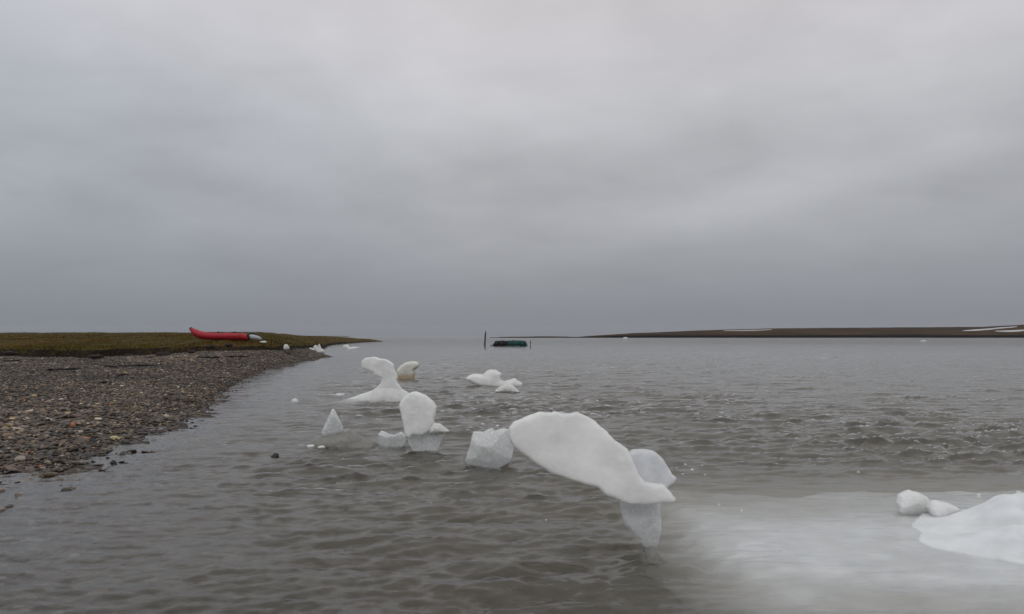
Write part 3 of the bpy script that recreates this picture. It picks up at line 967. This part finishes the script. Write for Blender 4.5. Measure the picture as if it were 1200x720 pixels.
solo_ice('ice_chunk', 'rounded white ice knob on the far edge of the mostly submerged floe', [
    (1053, 590), (1057, 582), (1063, 578.5), (1070, 576.5), (1078, 578), (1086, 582), (1091, 588), (1094, 596), (1092, 602), (1055, 602)],
    600, M_ice, GI, T=0.09, R=0.03, rough=0.003, facet=0.003, seed=61, lean=(0.4, 0), cuts=[(-.5, -.7, .5, .6), (.7, -.8, .3, .6), (0, -1, -.4, .8)], sub=0.1)
solo_ice('ice_chunk', 'low sloping white ice piece between the knob and the floe end', [
    (1092, 597), (1096, 591), (1104, 589), (1114, 590.5), (1122, 594), (1130, 600), (1136, 606), (1130, 612), (1094, 610)],
    606, M_ice, GI, T=0.09, R=0.03, rough=0.003, facet=0.003, seed=63, lean=(0.6, 0), cuts=[(-.4, -.7, .6, .6), (.6, -.8, .4, .6)], sub=0.08)


def lump(name, px, py, wpx, hpx, material, label, cat='ice', group=None, z=None, seed=0, depth=0.8, low=0.35, Yd=None):
    """a small rounded chunk wpx by hpx photo pixels wide and high, its base at pixel (px, py)"""
    if Yd is None:
        Yd = gnd(px, py)[1]
    p = at(px, py, Yd)
    sx, sz = wpx / F * Yd / 2, hpx / F * Yd
    u = np.linspace(0, math.pi, 13)
    v = np.linspace(0, 2 * math.pi, 20, endpoint=False)
    U, Vv = np.meshgrid(u, v, indexing='ij')
    d = np.stack([np.sin(U) * np.cos(Vv), np.sin(U) * np.sin(Vv), np.cos(U)], -1).reshape(-1, 3)
    r = 1 + 0.22 * fbm(d[:, 0] * 1.6 + seed * 3.1, d[:, 1] * 1.6, d[:, 2] * 1.6, seed, 3)
    V = d * r[:, None]
    V[:, 2] = np.where(V[:, 2] < 0, V[:, 2] * low, V[:, 2])
    V = V * np.array([sx, sx * depth, sz])
    i = np.arange(13 * 20).reshape(13, 20)
    j = np.roll(i, -1, 1)
    Q = np.stack([i[:-1], i[1:], j[1:], j[:-1]], -1).reshape(-1, 4)
    o = mesh_obj(name, V, Q, material)
    o.location = (p[0], p[1], p[2] if z is None else z)
    return tag(o, label, cat, group)


GC = 'ice chunks stranded at the inlet'
for i, (px, py, wp, hp, lb) in enumerate([
        (364, 412.5, 9, 4.5, 'leftmost chunk of the white ice heap at the inlet mouth'),
        (370.5, 412.5, 8, 7, 'tallest chunk in the middle of the white ice heap at the inlet'),
        (374.3, 409, 4.5, 5, 'small upright ice chunk at the back of the inlet heap'),
        (376.5, 413, 10, 4, 'low ice chunk at the right end of the inlet heap')]):
    lump('ice_chunk', px, py, wp, hp, M_snow, lb, 'ice', GC, seed=70 + i, Yd=[69, 70, 74, 68][i])
lump('ice_chunk', 335.5, 408.6, 6.5, 4.4, M_snow, 'lone white ice chunk high on the shingle beach', 'ice', GC, seed=75, Yd=50.2)
lump('ice_chunk', 308, 401.4, 8.5, 1.8, M_snow, 'flat off white slab on the grass just past the grey kayak end', 'ice', GC, seed=76, Yd=47.2)
lump('ice_chunk', 406, 408.5, 9, 4.5, M_snow, 'small white floating ice close to the grassy point', 'ice', GC, seed=77)
lump('ice_chunk', 415, 408.8, 16, 2.2, M_blue, 'flat thin floating ice trailing right of the small white ice by the point', 'ice', GC, seed=78)
lump('ice_chunk', 345.5, 471, 9, 3.6, M_blue, 'tiny ice chunk adrift alone between the beach and the waisted ice', 'ice', GC, seed=79)
lump('ice_chunk', 398, 463.6, 12, 2.6, M_blue, 'flat bit of ice afloat beside the foot of the waisted ice', 'ice', GC, seed=80)
lump('ice_chunk', 549, 484.5, 5, 2.4, M_snow, 'tiny ice bit adrift above the squarish clear block', 'ice', GC, seed=81)
lump('ice_chunk', 364, 523.8, 9, 2.4, M_snow, 'leftmost of two white slivers in front of the dark clear hump', 'ice', GC, seed=82, Yd=10.7)
lump('ice_chunk', 376.5, 524.6, 8, 2.2, M_snow, 'right one of two white slivers in front of the dark clear hump', 'ice', GC, seed=83, Yd=10.65)
lump('ice_chunk', 733, 396.7, 6, 1.4, M_snow, 'far ice floe drifting near the low left end of the far shore', 'ice', GC, seed=84, Yd=520)
lump('ice_chunk', 1082, 400.2, 6, 1.6, M_snow, 'far ice bit drifting before the high right part of the far shore', 'ice', GC, seed=85)
for i, (px, py, wp) in enumerate([(566, 498, 4.5), (583, 500, 4), (803, 545, 3.2), (811, 551, 3.6), (800, 556, 2.6), (823, 546, 2.6), (843, 592, 3), (869, 599, 3.2), (1147, 581, 5), (1194, 578, 6),
                                  (1006, 554, 4), (700, 470, 3), (560, 472, 3), (655, 466, 3), (640, 610, 2.6), (915, 645, 3), (505, 590, 2.6), (826, 557, 2.4), (793, 549, 2.4)]):
    lump('ice_fragment', px, py, wp, wp * 0.42, M_snow, 'tiny white ice fragment adrift on the open water', 'ice fragment', 'tiny ice fragments adrift', seed=100 + i)


# ------------------------------------------------------------------ sweeps for boats and posts
def sweep(path, radii, seg=16, squash=None, cap=True):
    """round tube along a path; returns verts, faces"""
    P = np.asarray(path, float)
    T = np.gradient(P, axis=0)
    T /= np.linalg.norm(T, axis=1, keepdims=True)
    up = np.array([0, 0, 1.0])
    V, Fc = [], []
    for i, (p, t, r) in enumerate(zip(P, T, radii)):
        s = np.cross(t, up)
        if np.linalg.norm(s) < 1e-3:
            s = np.array([1.0, 0, 0])
        s /= np.linalg.norm(s)
        b = np.cross(s, t)
        for k_ in range(seg):
            a = 2 * math.pi * k_ / seg
            V.append(p + r * (math.cos(a) * s + math.sin(a) * b * (squash or 1)))
    n_ = len(P)
    for i in range(n_ - 1):
        for k_ in range(seg):
            Fc.append([i * seg + k_, i * seg + (k_ + 1) % seg, (i + 1) * seg + (k_ + 1) % seg, (i + 1) * seg + k_])
    if cap:
        Fc.append(list(range(seg))[::-1])
        Fc.append([(n_ - 1) * seg + k_ for k_ in range(seg)])
    return np.array(V), Fc


def cr(pts, m_=8):
    """Catmull-Rom through points"""
    P = np.asarray(pts, float)
    P = np.vstack([2 * P[0] - P[1], P, 2 * P[-1] - P[-2]])
    o = []
    for i in range(1, len(P) - 2):
        for j in range(m_):
            t = j / m_
            o.append(0.5 * ((2 * P[i]) + (-P[i - 1] + P[i + 1]) * t + (2 * P[i - 1] - 5 * P[i] + 4 * P[i + 1] - P[i + 2]) * t * t
                            + (-P[i - 1] + 3 * P[i] - 3 * P[i + 1] + P[i + 2]) * t ** 3))
    o.append(P[-2])
    return np.array(o)


# ------------------------------------------------------------------ red inflatable kayak on the grass
Yk = 47.0
kx0, kx1 = float(at(222, 398, Yk)[0]), float(at(308, 398, Yk)[0])
kz = float(at(265, 399, Yk)[2]) - 0.05
mppx = Yk / F
kay = tag(empty('inflatable_kayak', ((kx0 + kx1) / 2, Yk, kz)),
          'red inflatable kayak with a grey end and upturned bow lying on the grass bank', 'kayak')


def kp(px, py, dy=0.0):
    p = at(px, py, Yk)
    return np.array([p[0] - kay.location[0], dy, p[2] - kz])


def kpart(name, V, Fc, m_, parent=None):
    return mesh_obj(name, V, Fc, m_, parent or kay)


for sgn in (-1, 1):                                                # two side tubes meeting at both ends
    pts = [kp(223.4, 385.6, sgn * 0.03), kp(227, 388.0, sgn * 0.10), kp(232, 391.2, sgn * 0.19), kp(240, 393.4, sgn * 0.27), kp(252, 394.4, sgn * 0.30), kp(268, 394.6, sgn * 0.30), kp(280, 394.7, sgn * 0.28),
           kp(287.5, 395.6, sgn * 0.22), kp(292.5, 397.0, sgn * 0.17)]
    path = cr(pts, 7)
    s = np.linspace(0, 1, len(path))
    rad = 0.225 * np.interp(s, [0, .06, .2, .35, .78, .9, 1], [.26, .48, .78, .98, 1.0, .82, .42])
    V, Fc = sweep(path, rad, 18)
    tube = kpart('side_tube', V, Fc, M_red)
    for px in (247, 258, 276):                                     # grab handle patches along the top
        q = kp(px, 390.4, sgn * 0.30)
        a = cr([q + (-.16, 0, -.005), q + (-.08, 0, .045), q + (.08, 0, .045), q + (.16, 0, -.005)], 4)
        V, Fc = sweep(a, np.full(len(a), 0.016), 6)
        kpart('grab_loop', V, Fc, M_blackr, tube)
path = cr([kp(234, 395.5), kp(250, 396.6), kp(270, 396.8), kp(290, 397)], 8)
V, Fc = sweep(path, np.interp(np.linspace(0, 1, len(path)), [0, .15, .85, 1], [.12, .26, .26, .15]), 14, squash=0.35)
kpart('floor', V, Fc, M_grey)
path = cr([kp(222.2, 384.8), kp(223.4, 385.4), kp(225.2, 386.8)], 5)
V, Fc = sweep(path, np.interp(np.linspace(0, 1, len(path)), [0, .3, 1], [.045, .10, .115]), 14)
kpart('bow_cap', V, Fc, M_blackr)
path = cr([kp(292.6, 395.4), kp(296, 395.2), kp(301, 396.0), kp(305, 397.0), kp(307.4, 398.0)], 7)      # grey stern cover
V, Fc = sweep(path, np.interp(np.linspace(0, 1, len(path)), [0, .2, .55, .8, 1], [.155, .165, .14, .085, .03]), 16)
st = kpart('stern_cover', V, Fc, M_grey)
path = cr([kp(291.2, 391.6, .02), kp(296, 391.4, .02), kp(301, 392.8, .02), kp(305.5, 395.2, .02), kp(308, 397.6, .02)], 6)
V, Fc = sweep(path, np.full(len(path), 0.055), 8)
kpart('trim', V, Fc, M_blackr, st)
path = cr([kp(292.6, 392, -.26), kp(292.2, 394, -.24), kp(292.6, 397.6, -.2)], 5)
V, Fc = sweep(path, np.full(len(path), 0.07), 8)
kpart('band', V, Fc, M_blackr, st)
for px in (238, 262, 284):                                       # dark seams round the tubes
    q = kp(px, 393.6 if px < 245 else 394.6, -0.29 if px > 245 else -0.255)
    rr_ = 0.228 if px > 245 else 0.205
    a = np.array([q + (0, rr_ * math.cos(t), rr_ * math.sin(t)) for t in np.linspace(0, 2 * math.pi, 26)])
    V, Fc = sweep(a, np.full(26, 0.012), 6)
    kpart('seam', V, Fc, M_blackr)
q = kp(257, 391.2)
a = cr([q + (-.35, -.1, .02), q + (-.1, -.34, .02), q + (.15, -.3, -.02), q + (.4, -.1, .03)], 6)
V, Fc = sweep(a, np.full(len(a), 0.018), 6)
kpart('rope', V, Fc, M_blackr)
for px in (256, 275):
    a = cr([kp(px - 2.2, 393), kp(px - 1.4, 391), kp(px - 2.0, 389.9)], 5)
    V, Fc = sweep(a, np.interp(np.linspace(0, 1, len(a)), [0, 1], [.17, .13]), 10)
    kpart('seat_back', V, Fc, M_blackr)

# ------------------------------------------------------------------ covered boat and two posts
Yb = 121.0
bc = at(597, 406, Yb)
boat = tag(empty('covered_boat', (float(bc[0]), Yb, 0.0)), 'low boat shaped hump under black and dark green tarpaulin floating between two posts', 'boat')
mp_ = Yb / F
bxp = lambda px: (px - 597) * mp_
hs = [(576, .10, .08), (578, .34, .30), (580.5, .62, .84), (590, .66, .86), (600, .64, .86), (608, .62, .88), (615.4, .62, .90), (616.6, .5, .6), (618, .12, .2)]


def hull_loft(sections, z_low=-0.12, scale=1.0, jitter=0.0, seed=0):
    V, Fc, seg = [], [], 13
    for x, hw, top_ in sections:
        for k_ in range(seg):
            a = math.pi * k_ / (seg - 1)
            c, s = math.cos(a), math.sin(a)
            jx = jitter * float(noise(x * 1.8, c * 2, s * 2, seed))
            V.append((x, 1.25 * hw * np.sign(c) * abs(c) ** 0.6 * scale + jx, z_low + (top_ * scale - z_low) * abs(s) ** 0.55 + jx * 1.2))
    n_ = len(sections)
    for i in range(n_ - 1):
        for k_ in range(seg - 1):
            Fc.append([i * seg + k_, i * seg + k_ + 1, (i + 1) * seg + k_ + 1, (i + 1) * seg + k_])
        Fc.append([i * seg + seg - 1, i * seg, (i + 1) * seg, (i + 1) * seg + seg - 1])
    Fc.append(list(range(seg))[::-1])
    Fc.append([(n_ - 1) * seg + k_ for k_ in range(seg)])
    return np.array(V), Fc


def sections(p0, p1, k_=12, grow=1.0):
    hx_ = [h[0] for h in hs]
    return [(bxp(p), np.interp(p, hx_, [h[1] for h in hs]) * grow, np.interp(p, hx_, [h[2] for h in hs]) * grow) for p in np.linspace(p0, p1, k_)]


V, Fc = hull_loft([(bxp(p), h, 0.20) for p, h in ((574.5, .05), (578, .45), (590, .75), (608, .75), (616, .5), (618.5, .1))], -0.35)
mesh_obj('hull', V, Fc, M_hull, boat)
V, Fc = hull_loft(sections(577, 595.5), 0.08, 1.0, 0.06, 3)
mesh_obj('black_tarpaulin', V, Fc, M_tarpb, boat)
V, Fc = hull_loft(sections(595, 617.5, 14, 1.02), 0.08, 1.0, 0.07, 5)
cover = mesh_obj('green_tarpaulin', V, Fc, M_teal, boat)
for px in (581.5, 588, 595.3, 604, 612):
    s_ = sections(px, px + .1, 2, 1.05)[0]
    a = np.array([(s_[0], 1.25 * s_[1] * np.sign(math.cos(t)) * abs(math.cos(t)) ** .6, 0.08 + (s_[2] - 0.05) * abs(math.sin(t)) ** .55) for t in np.linspace(0.02, math.pi - .02, 18)])
    V, Fc = sweep(a, np.full(18, 0.035), 6)
    mesh_obj('lashing', V, Fc, M_rope, boat)


def post(px0, py0, px1, py1, Yd, r, label):
    a, b = at(px0, py0, Yd), at(px1, py1, Yd)
    path = np.array([a + (b - a) * t for t in np.linspace(-0.1, 1, 9)])
    path[:, 0] += 0.02 * noise(np.arange(9) * 1.3, 2.0, seed=int(px0))
    V, Fc = sweep(path, np.linspace(r, r * 0.85, 9), 10)
    o = mesh_obj('mooring_post', V, Fc, M_wood)
    rebase(o, (float(a[0]), Yd, 0.0))
    return tag(o, label, 'post', 'posts standing in the water')


post(568.0, 405.6, 569.1, 388.2, 124.0, 0.15, 'tall dark post standing in the water left of the tarpaulin boat')
post(621.6, 408.2, 621.8, 399.2, 103.0, 0.075, 'short thin post standing in the water right of the tarpaulin boat')

# ------------------------------------------------------------------ beach details
def ico(sub):
    t = (1 + 5 ** .5) / 2
    V = [(-1, t, 0), (1, t, 0), (-1, -t, 0), (1, -t, 0), (0, -1, t), (0, 1, t), (0, -1, -t), (0, 1, -t), (t, 0, -1), (t, 0, 1), (-t, 0, -1), (-t, 0, 1)]
    Fc = [(0, 11, 5), (0, 5, 1), (0, 1, 7), (0, 7, 10), (0, 10, 11), (1, 5, 9), (5, 11, 4), (11, 10, 2), (10, 7, 6), (7, 1, 8), (3, 9, 4), (3, 4, 2), (3, 2, 6), (3, 6, 8), (3, 8, 9), (4, 9, 5), (2, 4, 11),
          (6, 2, 10), (8, 6, 7), (9, 8, 1)]
    V = [np.array(v) / np.linalg.norm(v) for v in V]
    for _ in range(sub):
        cache, F2 = {}, []

        def midp(a, b):
            key = (min(a, b), max(a, b))
            if key not in cache:
                q = V[a] + V[b]
                V.append(q / np.linalg.norm(q))
                cache[key] = len(V) - 1
            return cache[key]
        for a, b, c in Fc:
            ab, bc_, ca = midp(a, b), midp(b, c), midp(c, a)
            F2 += [(a, ab, ca), (b, bc_, ab), (c, ca, bc_), (ab, bc_, ca)]
        Fc = F2
    return np.array(V), np.array(Fc)


PAL = np.array([(.018, .015, .013), (.033, .027, .022), (.060, .048, .036), (.095, .076, .056), (.055, .038, .027), (.13, .096, .062), (.20, .175, .145), (.042, .041, .036), (.22, .085, .035), (.34, .32, .28), (.25, .18, .08)])
PW = np.array([.17, .18, .18, .13, .12, .08, .042, .06, .004, .011, .010])
PW = PW / PW.sum()


def pebbles(X, Y, sub, rmean, seed):
    r_ = np.random.default_rng(seed)
    n_ = len(X)
    zt_, zo = terrain(X / Y, Y)
    kf = (zo < 0.45) & (zt_ > -0.32)
    X, Y, zt_ = X[kf], Y[kf], zt_[kf]
    n_ = len(X)
    bv, bf = ico(sub)
    size = rmean * np.exp(r_.normal(0, 0.38, n_)).clip(0.4, 2.6)
    sx = size * r_.uniform(1.0, 1.55, n_)
    sy = size * r_.uniform(0.65, 1.0, n_)
    sz = size * r_.uniform(0.26, 0.55, n_)
    yaw = r_.uniform(0, math.pi, n_)
    tlt = r_.normal(0, 0.22, (n_, 2))
    nvar = 14
    vars_ = []
    for i in range(nvar):
        q = bv * (1 + 0.20 * noise(bv[:, 0] * 1.3 + i * 7.7, bv[:, 1] * 1.3, bv[:, 2] * 1.3, i))[:, None]
        p_ = 0.72 + 0.1 * (i % 3)
        q = np.sign(q) * np.abs(q) ** p_                       # a little blocky
        vars_.append(q)
    vars_ = np.array(vars_)
    B = vars_[r_.integers(0, nvar, n_)]
    P = B * np.stack([sx, sy, sz], -1)[:, None, :]
    P[:, :, 2] += P[:, :, 0] * tlt[:, None, 0] + P[:, :, 1] * tlt[:, None, 1]
    c, s = np.cos(yaw)[:, None], np.sin(yaw)[:, None]
    Xr = P[:, :, 0] * c - P[:, :, 1] * s
    Yr = P[:, :, 0] * s + P[:, :, 1] * c
    W_ = np.stack([Xr + X[:, None], Yr + Y[:, None], P[:, :, 2] + (zt_ + sz * r_.uniform(-0.1, 0.75, n_))[:, None]], -1)
    col = PAL[r_.choice(len(PAL), n_, p=PW)] * r_.uniform(0.65, 1.55, (n_, 1)) * np.array([1.06, 0.98, 0.90])
    patch = 1 + 0.40 * noise(X / 3.0, Y / 3.5, seed=77) + 0.25 * noise(X / 0.9, Y / 1.1, seed=78)
    col = col * patch[:, None]
    damp = np.clip((zt_ + 0.02) / 0.16, 0, 1)
    col = col * (0.72 + 0.28 * damp)[:, None]                  # stones soaked at the waterline are darker stone
    nb = len(bv)
    Fa = (bf[None] + (np.arange(n_) * nb)[:, None, None]).reshape(-1, 3)
    return W_.reshape(-1, 3), Fa, np.repeat(col, nb, 0)


def scatter(d0, d1, t0, t1, dens, seed):
    r_ = np.random.default_rng(seed)
    area = (t1 - t0) * (d1 ** 2 - d0 ** 2) / 2
    n_ = int(area * dens)
    D = np.sqrt(r_.uniform(d0 ** 2, d1 ** 2, n_))
    t = r_.uniform(t0, t1, n_)
    X, Y = t * D, D
    wl = np.interp(t, CT, CD[:, 0])
    ft = np.interp(t, CT, CD[:, 3])
    keep = (D > wl - 4.5) & (D < ft + 0.6) & (t < np.interp(388, [0, 1200], [-600 / F, 600 / F]))
    off = wl - D
    keep &= r_.uniform(size=n_) < np.where(off > 0.35, 0.10, 1.0)
    return X[keep], Y[keep]


X, Y = scatter(5.0, 15, -0.80, -0.38, 520, 1)
A1 = pebbles(X, Y, 1, 0.026, 2)
X, Y = scatter(15, 26, -0.76, -0.30, 560, 3)
A2_ = pebbles(X, Y, 0, 0.022, 4)
X, Y = scatter(26, 62, -0.73, -0.22, 190, 5)
A3 = pebbles(X, Y, 0, 0.028, 6)
n1_, n2_ = len(A1[0]), len(A1[0]) + len(A2_[0])
gravel = mesh_obj('gravel', np.concatenate([A1[0], A2_[0], A3[0]]), np.concatenate([A1[1], A2_[1] + n1_, A3[1] + n2_]), M_pebble,
                  colors=np.concatenate([A1[2], A2_[2], A3[2]]))
tag(gravel, 'wet grey and brown shingle covering the beach', 'gravel', kind='stuff')


def stone(px, py, wpx, hpx, col, label, seed, z=None, grp=None):
    m_ = make_plain('stone_' + str(seed), col, 0.42, 0.5, 25, 0.25)
    if z is None:
        Yd = gnd(px, py, 0.05)[1]
        for _ in range(12):
            p = at(px, py, Yd)
            Yd = 0.5 * Yd + 0.5 * gnd(px, py, land(p[0], Yd))[1]
    else:
        Yd = gnd(px, py, z)[1]
    return lump('stone', px, py, wpx, hpx, m_, label, 'stone', grp, seed=seed, Yd=Yd, low=0.5, depth=0.7)


GS = 'larger stones on the shingle beach'
stone(134, 515.5, 12, 5, (.40, .34, .17), 'pale yellow flat stone at the edge of the shingle', 201, grp=GS)
stone(57, 495.5, 5, 3.5, (.34, .10, .03), 'small orange stone on the shingle, the left one of two', 202, grp=GS)
stone(85.5, 501, 6.5, 5, (.36, .12, .035), 'orange stone on the shingle, larger and right of the other', 203, grp=GS)
stone(322.5, 536, 9, 5.5, (.028, .027, .026), 'dark rock breaking the water alone off the beach', 204, 0.0, GS)
stone(133, 543.5, 8, 4, (.022, .022, .022), 'black wet stone awash, outermost of the row off the shingle', 205, 0.0, GS)
stone(24, 567, 9, 5, (.26, .15, .055), 'tan stone at the waterline near the left edge', 206, grp=GS)
stone(88, 559.5, 7, 4, (.24, .20, .16), 'pale flat stone among dark wet ones at the waterline', 207, grp=GS)
stone(48, 567.5, 11, 5.5, (.12, .10, .085), 'brownish grey flat stone at the waterline', 208, grp=GS)

# dark strips of wrack lying along the beach
GW = 'dark wrack strips on the shingle'
for i, (x0, y0, x1, y1, hh, lb) in enumerate([
        (232, 419.3, 262, 420.2, 2.2, 'thickest dark wrack strip on the shingle below the kayak'),
        (266, 418.6, 292, 418.2, 1.5, 'thin dark wrack strip right of the thickest one below the kayak'),
        (112, 428.0, 138, 431.2, 1.6, 'dark wrack strip slanting down to the right on the upper beach'),
        (140, 430.0, 190, 429.0, 1.6, 'long thin dark wrack strip on the upper shingle'),
        (55, 434.5, 94, 433.0, 2.4, 'dark wrack strip on the beach towards the left edge'),
        (116, 449.5, 131, 449.0, 1.5, 'short dark stick of wrack on the mid beach'),
        (138, 441.0, 150, 440.2, 1.6, 'short dark wrack scrap above the mid beach'),
        (2, 424.3, 24, 423.0, 1.4, 'thin dark wrack strip at the left edge under the bank'),
        (322, 413.2, 341, 415.2, 1.9, 'dark wrack strip near the tip of the shingle below the lone ice chunk')]):
    pts = []
    for s in np.linspace(0, 1, 16):
        px, py = x0 + (x1 - x0) * s, y0 + (y1 - y0) * s + 0.35 * float(noise(s * 7, i * 3.1, seed=5))
        Yd = gnd(px, py, 0.4)[1]
        for _ in range(14):
            q = at(px, py, Yd)
            Yd = 0.6 * Yd + 0.4 * gnd(px, py, land(q[0], Yd) + 0.02)[1]
        q = at(px, py, Yd)
        pts.append((q[0], Yd, land(q[0], Yd) + 0.01))
    pts = np.array(pts)
    pts[:, 1] = pts[:, 1].mean() + np.clip(pts[:, 1] - pts[:, 1].mean(), -1.2, 1.2)
    pts[:, 2] = [land(a, b) + 0.055 for a, b in pts[:, :2]]
    hw = hh / F * pts[:, 1].mean() * 0.85
    sv = np.linspace(0, 1, 16)
    V, Fc = sweep(pts, hw * (np.sin(np.pi * np.clip(sv, .04, .96)) ** 0.4) * (1 + 0.45 * noise(sv * 9, i * 5.0, seed=6)), 9, squash=0.8)
    V = V + 0.3 * hw * np.stack([fbm(V[:, 0] / hw / 2, V[:, 1] / hw / 2, V[:, 2] / hw / 2, 90 + q_, 2) for q_ in range(3)], -1)
    o = mesh_obj('wrack_strip', V, Fc, M_wrack)
    rebase(o, pts.mean(0))
    tag(o, lb, 'wrack', GW)

# peat clods slumped from the bank
GP = 'peat clods below the bank edge'
for i, (px, py, wp, hp, lb) in enumerate([
        (192, 417.0, 17, 5.0, 'largest dark peat clod slumped below the grass bank'),
        (246, 407.2, 12, 3.2, 'dark peat clod under the bank below the kayak bow'),
        (268, 405.0, 10, 2.6, 'small peat clod at the bank edge below the kayak middle'),
        (176, 420.5, 9, 2.0, 'flat peat clod in front of the largest one'),
        (12, 414.5, 16, 3.0, 'peat clod leaning on the bank foot at the left edge'),
        (62, 416.5, 20, 2.6, 'long low peat clod at the bank foot, second from the left edge'),
        (112, 418.5, 18, 3.2, 'peat clod at the bank foot where the grass edge dips lowest'),
        (150, 417.5, 13, 2.6, 'peat clod at the bank foot between the lowest dip and the largest clod'),
        (225, 413.0, 9, 2.4, 'peat clod on the upper shingle right of the largest one')]):
    Yd = 43.0
    for _ in range(14):
        q = at(px, py, Yd)
        Yd = float(np.clip(0.6 * Yd + 0.4 * gnd(px, py, land(q[0], Yd))[1], 36, 48))
    lump('peat_clod', px, py, wp, hp, M_peat, lb, 'peat clod', GP, seed=220 + i, Yd=Yd, low=0.6)

# tundra grass: short tufts over the bank
r_ = np.random.default_rng(12)


def grass(n_, d0, d1, t0, t1, hgt, wid, seed):
    D = np.exp(r_.uniform(math.log(d0), math.log(d1), n_))
    t = r_.uniform(t0, t1, n_)
    X, Y = t * D, D
    clump = noise(X / 0.7, Y / 1.2, seed=seed) + 0.6 * noise(X / 2.6, Y / 3.5, seed=seed + 1)
    zt_, zo = terrain(t, D)
    lip = (zo > 1.05) & (D < np.interp(t, CT, CD[:, 4]) + 2.2)
    kf = (zo > 1.05) & (zt_ > 0.06) & ((r_.uniform(-1.1, 1.2, n_) < clump + 0.45) | lip)
    lip = lip[kf]
    X, Y, zt_, clump = X[kf], Y[kf], zt_[kf], clump[kf]
    n_ = len(X)
    hh = hgt * r_.uniform(0.45, 1.25, n_) * (0.75 + 0.35 * clump)
    hh = np.maximum(hh, 0.02) * np.where(lip, 1.5 + 0.6 * clump.clip(0, 1), 1.0)
    ww = wid * r_.uniform(0.6, 1.4, n_)
    yaw = r_.uniform(0, 2 * math.pi, n_)
    ln_ = r_.normal(0, 0.55, (n_, 2)) * hh[:, None]
    dx_, dy_ = np.cos(yaw) * ww, np.sin(yaw) * ww
    b0 = np.stack([X - dx_, Y - dy_, zt_ - 0.02], -1)
    b1 = np.stack([X + dx_, Y + dy_, zt_ - 0.02], -1)
    m0 = np.stack([X - dx_ * .7 + ln_[:, 0] * .4, Y - dy_ * .7 + ln_[:, 1] * .4, zt_ + hh * .6], -1)
    m1 = np.stack([X + dx_ * .7 + ln_[:, 0] * .4, Y + dy_ * .7 + ln_[:, 1] * .4, zt_ + hh * .6], -1)
    tp = np.stack([X + ln_[:, 0], Y + ln_[:, 1], zt_ + hh], -1)
    V = np.stack([b0, b1, m1, m0, tp], 1).reshape(-1, 3)
    i = np.arange(n_)[:, None] * 5
    Fq = np.concatenate([i + np.array([[0, 1, 2]]), i + np.array([[0, 2, 3]]), i + np.array([[3, 2, 4]])])
    big = noise(X / 6, Y / 14, seed=seed + 5)
    gcol = 1.22 * np.array([(.078, .055, .013), (.104, .064, .018), (.058, .054, .013), (.14, .10, .04), (.085, .040, .016)])
    c = gcol[r_.choice(5, n_, p=[.3, .25, .2, .1, .15])] * r_.uniform(.7, 1.3, (n_, 1))
    c = c * (1 + 0.3 * big)[:, None] * np.where(big > 0.2, 1.0, 1.0)[..., None]
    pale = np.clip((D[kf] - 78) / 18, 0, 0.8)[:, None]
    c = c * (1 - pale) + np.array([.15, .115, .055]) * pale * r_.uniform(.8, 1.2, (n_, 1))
    c = np.where(lip[:, None], c * np.array([1.0, 1.0, .8]), c)
    c[:, 0] *= 1 + 0.25 * noise(X / 9, Y / 20, seed=seed + 9)
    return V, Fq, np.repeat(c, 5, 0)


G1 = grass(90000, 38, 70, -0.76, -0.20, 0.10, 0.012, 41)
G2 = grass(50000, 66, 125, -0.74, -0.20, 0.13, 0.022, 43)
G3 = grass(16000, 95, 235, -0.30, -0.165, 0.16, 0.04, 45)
n1_, n2_ = len(G1[0]), len(G1[0]) + len(G2[0])
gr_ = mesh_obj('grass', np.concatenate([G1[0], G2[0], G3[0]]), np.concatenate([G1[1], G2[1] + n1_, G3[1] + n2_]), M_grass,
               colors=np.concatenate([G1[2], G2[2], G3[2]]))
tag(gr_, 'short olive brown tundra grass on the bank', 'grass', kind='stuff')
